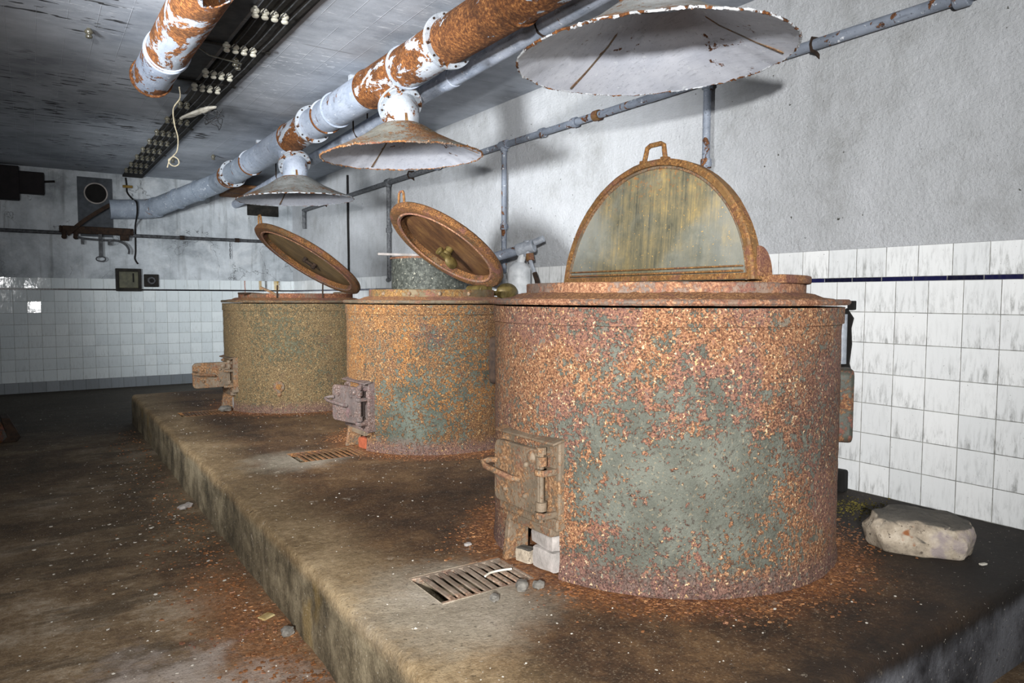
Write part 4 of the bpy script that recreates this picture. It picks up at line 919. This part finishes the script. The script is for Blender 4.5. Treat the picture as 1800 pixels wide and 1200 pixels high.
# little pipe fixture and stain board beside the front kettle
br=thing('pipe_bracket','short grey pipe stub with black tar on the tiles beside the front kettle','bracket',(WX(2.03)-.03,2.02,.905),RW)
b=MB(); b.cyl((-.0,.0,.02),(0,0,.27),.026,14); b.build('pipe_stub',M['greymetal'],br)
b=MB(); b.prism([(-.05,-.02),(-.01,-.05),(.03,-.01),(.02,.02),(.03,.12),(.024,.20),(.036,.25),(.0,.30),(-.03,.27),(-.035,.05)],.012,Matrix.Translation((.018,-.01,0))@Matrix(((0,0,1,0),(-1,0,0,0),(0,1,0,0),(0,0,0,1)))); b.build('tar_backing',M['black'],br)
b=MB(); b.box((.01,-.045,.315),(.03,.03,.045)); b.build('clip',M['black'],br,.004)
lone(MB().box((0,0,.055),(.07,.11,.11)),'block',M['black'],'small black block on the plinth against the tiles behind the front kettle','block',(3.375,2.00,ZP),(0,0,.2),bevel=.012)

# standpipe with swivel spout behind the middle kettle
sp=thing('standpipe','pale standpipe with a slanting swivel spout and tap behind the middle kettle','standpipe',(3.19,4.50,ZP))
b=MB().lathe([(.001,0),(.088,0),(.088,1.16),(.084,1.19),(.066,1.215),(.045,1.235),(.001,1.24)],36); b.build('column',M['standpipe'],sp)
b=MB(); b.cyl((-.06,.19,0),(-.06,.19,1.15),.055,24); b.build('supply_pipe',M['standpipe'],sp,.008)
A=Vector((.04,-.06,1.348)); B=Vector((-.25,.40,1.215)); dd=(B-A).normalized()
b=MB(); b.cyl(A,B,.037,20); so=b.build('swivel_spout',M['wallpipe'],sp)
b=MB(); b.cyl(A-dd*.05,A+dd*.09,.050,18); b.cyl(A+Vector((0,0,-.07)),A+Vector((0,0,.05)),.036,14); b.cyl(A-dd*.06+Vector((-.01,0,.02)),A-dd*.14+Vector((-.01,0,.03)),.026,14); b.build('tap_body',M['greymetal'],so,.004)
b=MB(); b.cyl(A+Vector((0,-.02,-.05)),A+Vector((.0,-.03,-.10)),.032,14); b.build('gland_nut',M['orange'],so)
b=MB(); b.tube([A+Vector((0,-.03,-.10)),A+Vector((.005,-.05,-.15)),A+Vector((.01,-.075,-.20))],.015,10); b.build('lever',M['greymetal'],so)
b=MB(); b.tube([A+Vector((.01,-.072,-.195)),A+Vector((.012,-.10,-.25)),A+Vector((.014,-.115,-.31))],.019,10); b.build('lever_grip',M['darkrust'],so)
b=MB(); b.cyl((0,0,1.21),(.03,-.03,1.335),.03,16); b.build('riser',M['standpipe'],sp)

# zinc vat and its lid behind the far and middle kettles
vt=thing('zinc_vat','speckled grey zinc vat standing between the middle and far kettles by the wall','vat',(3.07,5.72,ZP),0)
b=MB().lathe([(.001,0),(.335,0),(.335,1.30),(.343,1.303),(.343,1.313),(.325,1.313),(.325,.9),(.001,.9)],80); b.build('vat_body',M['vat'],vt,ang=40)
b=MB().lathe([(.333,1.30),(.349,1.30),(.349,1.318),(.333,1.318)],80,closed=True); b.build('rim_band',M['rim'],vt)
dl=MB().lathe([(.001,0),(.17,0),(.178,.006),(.17,.012),(.001,.018)],48); o=dl.build('disc_lid',M['plate']); o.location=(3.30,5.80,ZP+1.318+.14); o.rotation_euler=(0,math.radians(-72),math.radians(20)); tag(o,'dark round lid leaning upright on the zinc vat behind the tilted lid','lid')
lone(MB().bar([(0,0,0),(.62,-.10,0)],.022,.018),'slat',M['palebrick'],'thin pale slat laid across the top of the zinc vat','slat',(2.52,5.60,ZP+1.318+.010),(0,0,0))

# ------------------------------------------------------------------ back wall fittings
def bw(x,z,off=.03): return (x,YB-off,z+H)
bp=thing('pipe_rail','dark pipe running across the back wall above the tiles','pipe',(0,YB-.075,.835+H))
b=MB(); b.tube([(XL+.05,0,-.005),(.56,0,-.005)],.024,14,up=(0,1,0)); b.build('pipe_section',M['darkpipe'],bp)
b=MB(); b.tube([(1.3,0,-.003),(3.55,0,.0)],.024,14,up=(0,1,0)); b.build('pipe_section',M['darkpipe'],bp)
for x in(-.6,2.0,2.75,3.3): b=MB(); b.cyl((x-.03,0,0),(x+.03,0,0),.031,14); b.box((x,.04,0),(.03,.09,.02)); b.build('clamp',M['darkrust'],bp)
sv=thing('steam_valve_bar','rusty bar with levers and a ring pull fixed across the dark flue plate','valve bar',(.95,YB-.085,.875+H))
b=MB(); b.box((0,0,0),(.80,.11,.095)); b.cyl((-.40,0,0),(-.43,0,0),.05,14); b.cyl((.40,0,0),(.43,0,0),.05,14); b.build('bar_body',M['darkrust'],sv,.012)
b=MB(); b.cyl((.27,-.02,-.07),(.37,-.02,-.07),.05,14); b.build('spindle_housing',M['darkrust'],sv)
for x in(-.38,-.25): b=MB(); b.cyl((x,-.05,-.03),(x,-.05,-.10),.028,12); b.ball((x,-.05,-.10),(.032,.03,.03),12,8); b.build('knob',M['darkrust'],sv)
b=MB(); b.bar([(.03,-.04,-.03),(.03,-.04,-.18),(.035,-.04,-.345)],.012,.045,up=(0,1,0)) if 0 else b.box((.03,-.04,-.19),(.042,.012,.31)); b.tube([(.03+.055*math.cos(a),-.04,-.375+.032*math.sin(a)) for a in [2*PI*i/20 for i in range(20)]],.008,8,up=(0,1,0),closed=True); b.build('ring_pull',M['darkpipe'],sv)
b=MB(); b.tube(crom([(-.25,-.06,-.09),(-.15,-.06,-.115),(.05,-.06,-.125),(.22,-.06,-.125),(.32,-.06,-.17),(.365,-.06,-.24),(.36,-.06,-.30)],5),.014,8,up=(0,1,0)); b.build('lever_rod',M['darkpipe'],sv)
for x in(-.18,.13): b=MB(); b.box((x,-.06,-.155),(.03,.02,.07)); b.build('stop',M['darkpipe'],sv)
lone(MB().bar(crom([(-.26,0,-.06),(-.1,-.01,.10),(.1,-.01,.26),(.24,0,.36)],4),.05,.02,up=(0,1,0)),'pull_rod',M['darkrust'],'diagonal rusty rod crossing the dark flue plate above the bar','rod',(.86,YB-.17,.86+H))
fp=thing('flue_plate','dark square flue plate with a round hole at the end of the duct','plate',(.945,YB-.012,.80+H))
pl=MB(); n=40; cx,cz,hr_=.01,.578,.125; X0,X1,Z0,Z1=-.205,.205,0,.785
vs=[];fs=[]
for i in range(n):
    a=2*PI*i/n; c,s=math.cos(a),math.sin(a)
    kx=min(((X1-cx) if c>0 else (cx-X0))/max(abs(c),1e-6),((Z1-cz) if s>0 else (cz-Z0))/max(abs(s),1e-6))
    vs+=[(cx+hr_*c,-.014,cz+hr_*s),(cx+kx*c,-.014,cz+kx*s),(cx+hr_*c,.0,cz+hr_*s),(cx+kx*c,0,cz+kx*s)]
for i in range(n):
    a=i*4; b_=((i+1)%n)*4; fs+=[(a,a+1,b_+1,b_),(a+1,a+3,b_+3,b_+1),(a,b_,b_+2,a+2)]
for (qx,qz) in((X0,Z0),(X1,Z0),(X0,Z1),(X1,Z1)):     # corner fillers so that the plate is square
    near=sorted(range(n),key=lambda i:(vs[i*4+1][0]-qx)**2+(vs[i*4+1][2]-qz)**2)[:2]; k=len(vs); vs.append((qx,-.014,qz)); fs.append((near[0]*4+1,near[1]*4+1,k))
pl.add(vs,fs); pl.build('plate_face',M['plate'],fp,smooth=False)
MB().box((cx,-.004,cz),(.28,.006,.28)).build('hole_dark',M['black'],fp)  # flat black sheet stands for the dark depth of the hole
b=MB(); 
b.tube([(cx+(.133+.01*nz((i,3,3)))*math.cos(a),-.016,cz+(.133+.01*nz((i,1,3)))*math.sin(a)) for i,a in enumerate([2*PI*i/36 for i in range(36)])],.009,6,up=(0,1,0),closed=True); b.build('mortar_ring',M['palebrick'],fp)
cb=crom([bw(1.315,1.62,.024),bw(1.325,1.52,.024),bw(1.33,1.42,.024),bw(1.39,1.33,.06),bw(1.40,1.26,.33),bw(1.405,1.12,.33),bw(1.41,.98,.08),bw(1.415,.88,.024),bw(1.41,.62,.024),bw(1.40,.52,.024),bw(1.435,.45,.024)],6)
lone(MB().tube(cb,.011,8,up=(0,1,0)),'cable',M['black'],'black cable dropping down the back wall from the end of the wiring board','cable')
lone(MB().box((0,0,0),(.12,.03,.035)),'cable_cleat',plain('ochre_wood','#6b5526','#8a7038',20),'small ochre wooden cleat holding the cable below the wiring board','cleat',bw(1.335,1.50,.03),bevel=.004)
eb=thing('switch_box','larger dark metal switch box with a hinged front on the back wall','box',bw(1.31,.228,.012))
b=MB(); b.box((0,-.03,0),(.31,.06,.31)); b.build('case',M['board'],eb,.006)
b=MB(); b.box((0,-.064,.0),(.235,.012,.225)); bo=b.build('front',plain('olive_front','#3a3a2c','#55543f',12,.5),eb,.006)
b=MB(); b.box((.055,-.074,.03),(.018,.012,.12)); b.build('slot_handle',M['black'],bo)
b=MB(); b.bar([(-.14,-.064,-.14),(.14,-.064,-.14),(.14,-.064,.14),(-.14,-.064,.14)],.012,.028,up=(0,1,0),closed=True) if 0 else None
b.box((-.14,-.064,0),(.028,.012,.308)); b.box((.14,-.064,0),(.028,.012,.308)); b.box((0,-.064,.14),(.255,.012,.028)); b.box((0,-.064,-.14),(.255,.012,.028))
b.build('frame',M['board'],eb,.003)
eb=thing('wall_socket','smaller dark square socket on the back wall right of the switch box','socket',bw(1.595,.222,.012))
b=MB(); b.box((0,-.02,0),(.185,.04,.175)); b.build('case',M['board'],eb,.006)
b=MB(); b.cyl((0,-.04,0),(0,-.062,0),.055,24,.048); b.build('socket_ring',M['darkpipe'],eb)
b=MB(); b.cyl((0,-.06,0),(0,-.066,0),.03,20); b.build('socket_hole',M['black'],eb)
ub=thing('fan_housing','black stepped housing on the upper left of the back wall','housing',bw(.05,1.42,.012))
b=MB(); b.box((-.25,-.09,.0),(.62,.18,.42)); b.build('housing_body',M['blackbox'],ub,.01)
b=MB(); b.box((.19,-.07,.02),(.27,.14,.275)); b.build('side_box',M['blackbox'],ub,.008)
b=MB(); b.cyl((.32,-.07,.05),(.44,-.07,.066),.014,10); b.build('spindle',M['black'],ub)
lone(MB().box((0,-.012,0),(.46,.024,.16)),'vent_plate',M['board'],'dark rectangular vent plate on the back wall behind the far hood','plate',bw(3.15,1.30,.012),bevel=.006)
rb=MB(); rb.box2((-.30,-1.1,-.01),(.26,0,.03)); 
lone(rb,'rusted_bracket',M['rust'],'rusty bracket plate under the ceiling pipes near the far hood','bracket',bw(2.83,1.475,.012),bevel=.01)
ch=thing('chain','short dark wire chain hanging from the pipe on the back wall','chain',bw(2.65,.815,.075))
for q in range(7):
    b=MB(); zc_=-.02-q*.036; b.tube([(.008*math.cos(a)*(1 if q%2 else .4)+.01*nz((q,1,1)),.008*math.cos(a)*(.4 if q%2 else 1),zc_+.022*math.sin(a)) for a in [2*PI*i/10 for i in range(10)]],.003,6,up=(0,1,0),closed=True) ; b.build('link',M['black'],ch)

# ------------------------------------------------------------------ rusty tin chest at the left edge of the floor
tb=thing('tin_chest','rusted sheet metal chest with a dented end at the left edge of the floor','chest',(-.16,7.62,0),.06)
b=MB(); b.prism([(-.30,0),(.07,0),(.075,.05),(.02,.215),(-.30,.215)],.30,Matrix.Translation((0,.15,0))@Matrix.Rotation(PI/2,4,'X')); b.build('chest_body',rust_mat('chest_rust',('#3a3936','#2b2926'),('#20130a','#43270f','#633d17','#835a2a'),.52,6,40,.6,.005,seed=12),tb,.008)
b=MB(); b.prism([(0,0),(.115,0),(.145,.04),(.07,.21),(0.01,.215),(.05,.05)],.31,Matrix.Translation((.02,.155,0))@Matrix.Rotation(PI/2,4,'X')); b.build('end_flap',M['darkrust'],tb,.006)

# ------------------------------------------------------------------ loose litter
def flakes(name,label,cat,gen,n,s0,s1,mat,th=.35):
    b=MB()
    for i in range(n):
        x,y,z=gen(); s=random.uniform(s0,s1)*random.choice((.6,.8,1,1,1.5)); a=random.uniform(0,2*PI); k=random.randint(3,5)
        t=s*th*random.uniform(.5,1.2); tilt=Matrix.Translation((x,y,z+.0005))@Matrix.Rotation(a,4,'Z')@Matrix.Rotation(random.uniform(-.25,.25),4,'X')
        pts=[(s*random.uniform(.6,1)*math.cos(2*PI*j/k),s*random.uniform(.5,.9)*math.sin(2*PI*j/k)) for j in range(k)]
        b.prism(pts,t,tilt)
    o=b.build(name,mat,smooth=False); tag(o,label,cat,kind='stuff'); return o
flk=rust_mat('rust_flakes',('#8b5c38','#6a4428'),('#3f2a1b','#6f4a30','#966a45','#c79c70'),.5,3,30,.2,.002,seed=14)
kk=[(2.17,2.06,.69,.5),(2.36,4.36,.59,.3),(2.12,6.49,.64,.2)]
def g_r():
    while True:
        cx,cy,r,w=random.choices(kk,[w for *_,w in kk])[0]; a=random.uniform(0,2*PI); d=r+abs(random.gauss(0,.085)); x=cx+d*math.cos(a); y=cy+d*math.sin(a)
        if x>XE(y)+.08 and x<WX(y)-.05 and V0+.1<y<V1-.1 and not inpit(x-XE(y),y) and not (abs(y-cy)<.2 and x<cx-r+.12): return x,y,ZP
flakes('rust_flakes','loose rust flakes heaped around the feet of the kettles','rust flakes',g_r,7000,.002,.008,flk)
def g_f():
    while True:
        y=random.uniform(.6,7.5); x=XE(min(max(y,1),7.9))-abs(random.gauss(0,.16))-.03
        if random.random()<.5: y=random.gauss(2.8,.7)
        if .4<y<9: return x,y,0
flakes('rust_crumbs','rust crumbs swept along the foot of the concrete plinth','rust crumbs',g_f,1500,.003,.010,flk)
def g_w():
    while True:
        y=random.uniform(1.6,9.5); x=random.uniform(-.6,.85)
        if random.random()<.55: x=.75-abs(random.gauss(0,.35)); y=random.gauss(4.2,1.1)
        if 1.3<y<10 and x<XE(min(y,7.9))-.02: return x,y,0
chip=plain('paint_chip','#bdb7aa','#e0dbd0',9,.85)
flakes('paint_chips','pale paint chips scattered over the floor','paint chips',g_w,650,.002,.008,chip,.18)
def g_p():
    while True:
        y=random.uniform(1.05,7.8); x=XE(y)+random.uniform(.05,1.6)
        if inpit(x-XE(y),y): continue
        if all((x-cx)**2+(y-cy)**2>(r+.02)**2 for cx,cy,r,_ in kk) and x<WX(y)-.05: return x,y,ZP
flakes('plaster_crumbs','small pale plaster crumbs scattered over the plinth','crumbs',g_p,650,.0015,.005,chip,.3)
def g_m(): return (random.gauss(3.17,.09),random.gauss(1.78,.10),ZP)
flakes('moss_patch','yellowish moss patch on the sooty plinth behind the boulder','moss',g_m,600,.002,.006,plain('moss','#3a3419','#6b622c',20,.95),.8)
# single stones and scraps one can pick out
def fl(px,py,z): return (px,py,z)
chunk(11,.055,.04,.008,plain('cream_scrap','#8f7443','#c2b184',14,.8),'paper_scrap','cream and orange scrap lying on the rusty floor near the plinth','scrap',(.775,2.80,.0),.5,None,.2)
chunk(12,.045,.04,.03,M['pebble'],'pebble','dark round pebble on the rusty floor nearest the cream scrap','pebble',(.795,2.60,0),.2,rnd=.75,amp=.4)
chunk(13,.05,.04,.03,M['pebble'],'pebble','grey pebble on the plinth at the near end of the front grate','pebble',(1.352,1.885,ZP),.9,rnd=.75,amp=.4)
chunk(14,.035,.03,.024,M['pebble'],'pebble','small grey pebble right of the larger one by the front grate','pebble',(1.405,1.865,ZP),.1,rnd=.75,amp=.4)
chunk(15,.03,.026,.02,M['pebble'],'pebble','small dark pebble on the plinth left of the two by the front grate','pebble',(1.232,1.868,ZP),.4,rnd=.75,amp=.4)
chunk(16,.030,.022,.012,M['palebrick'],'plaster_lump','pale plaster lump on the plinth left of the front ash opening','lump',(1.425,2.35,ZP),.2,rnd=.75,amp=.4)
chunk(17,.10,.06,.045,M['pebble'],'rubble_lump','grey rubble lump below the open fire door of the far kettle','lump',(1.44,6.32,ZP),.6,rnd=.75,amp=.4)
chunk(18,.11,.05,.022,M['palebrick'],'plaster_lump','flat pale plaster flake on the floor beside the middle of the plinth edge','lump',(.80,4.55,0),.9,rnd=.75,amp=.4)
lone(MB().tube(crom([(0,0,0),(.03,.012,.002),(.07,.006,.004),(.11,.0,.002)]),.004,6),'twig',M['white'],'white peeled twig lying on the bars of the front grate','twig',(1.30,2.03,ZP+.012),(0,0,.0))
chunk(20,.03,.012,.006,M['white'],'paint_flake','white splinter on the sooty plinth just in front of the boulder','flake',(2.87,1.12,ZP),-.3)

# ------------------------------------------------------------------ camera
F,YAW,PIT,ROL=1260.19,.60705,.061375,.002506
cy,sy,cp,sp_=math.cos(YAW),math.sin(YAW),math.cos(PIT),math.sin(PIT)
fwd=Vector((sy*cp,cy*cp,-sp_)); rt=Vector((cy,-sy,0)); up=rt.cross(fwd)
r2=rt*math.cos(ROL)+up*math.sin(ROL); u2=up*math.cos(ROL)-rt*math.sin(ROL)
cam=bpy.data.cameras.new('camera'); co=bpy.data.objects.new('camera',cam); C.objects.link(co)
cam.sensor_width=36; cam.lens=36*F/1800; cam.clip_start=.02
co.matrix_world=Matrix(((r2.x,u2.x,-fwd.x,0),(r2.y,u2.y,-fwd.y,0),(r2.z,u2.z,-fwd.z,H),(0,0,0,1)))
bpy.context.scene.camera=co
# ------------------------------------------------------------------ light: key lamp and flash, with added fill spots
def spot(name,loc,tgt,e,size,blend,r,col=(1,1,1)):
    l=bpy.data.lights.new(name,'SPOT'); l.energy=e; l.spot_size=math.radians(size); l.spot_blend=blend; l.shadow_soft_size=r; l.color=col
    o=bpy.data.objects.new(name,l); C.objects.link(o); o.location=loc
    o.rotation_euler=(Vector(tgt)-Vector(loc)).to_track_quat('-Z','Y').to_euler(); return o
spot('key_lamp',(-.95,-.95,H+.30),(1.9,2.7,1.72),1500,84,1.0,.07,(1,.995,.985))
spot('camera_flash',(-.08,.0,H+.30),(1.2,3.6,1.05),130,110,1.0,.07)
spot('wall_fill',(-.9,3.0,H+.55),(3.4,5.7,1.75),1200,86,1.0,.25,(.96,.98,1))  # added fill out of frame, brightens the right wall
spot('far_fill',(-.8,6.0,H+.45),(3.2,10.4,1.6),800,60,1.0,.20,(.93,.97,1))  # added fill out of frame, evens out the far end
w=bpy.data.worlds.new('world'); bpy.context.scene.world=w; w.use_nodes=True
w.node_tree.nodes['Background'].inputs[0].default_value=(.5,.55,.6,1); w.node_tree.nodes['Background'].inputs[1].default_value=.0
sc=bpy.context.scene
sc.view_settings.view_transform='Standard'; sc.view_settings.look='None'; sc.view_settings.gamma=1; sc.view_settings.exposure=0; sc.view_settings.use_curve_mapping=False
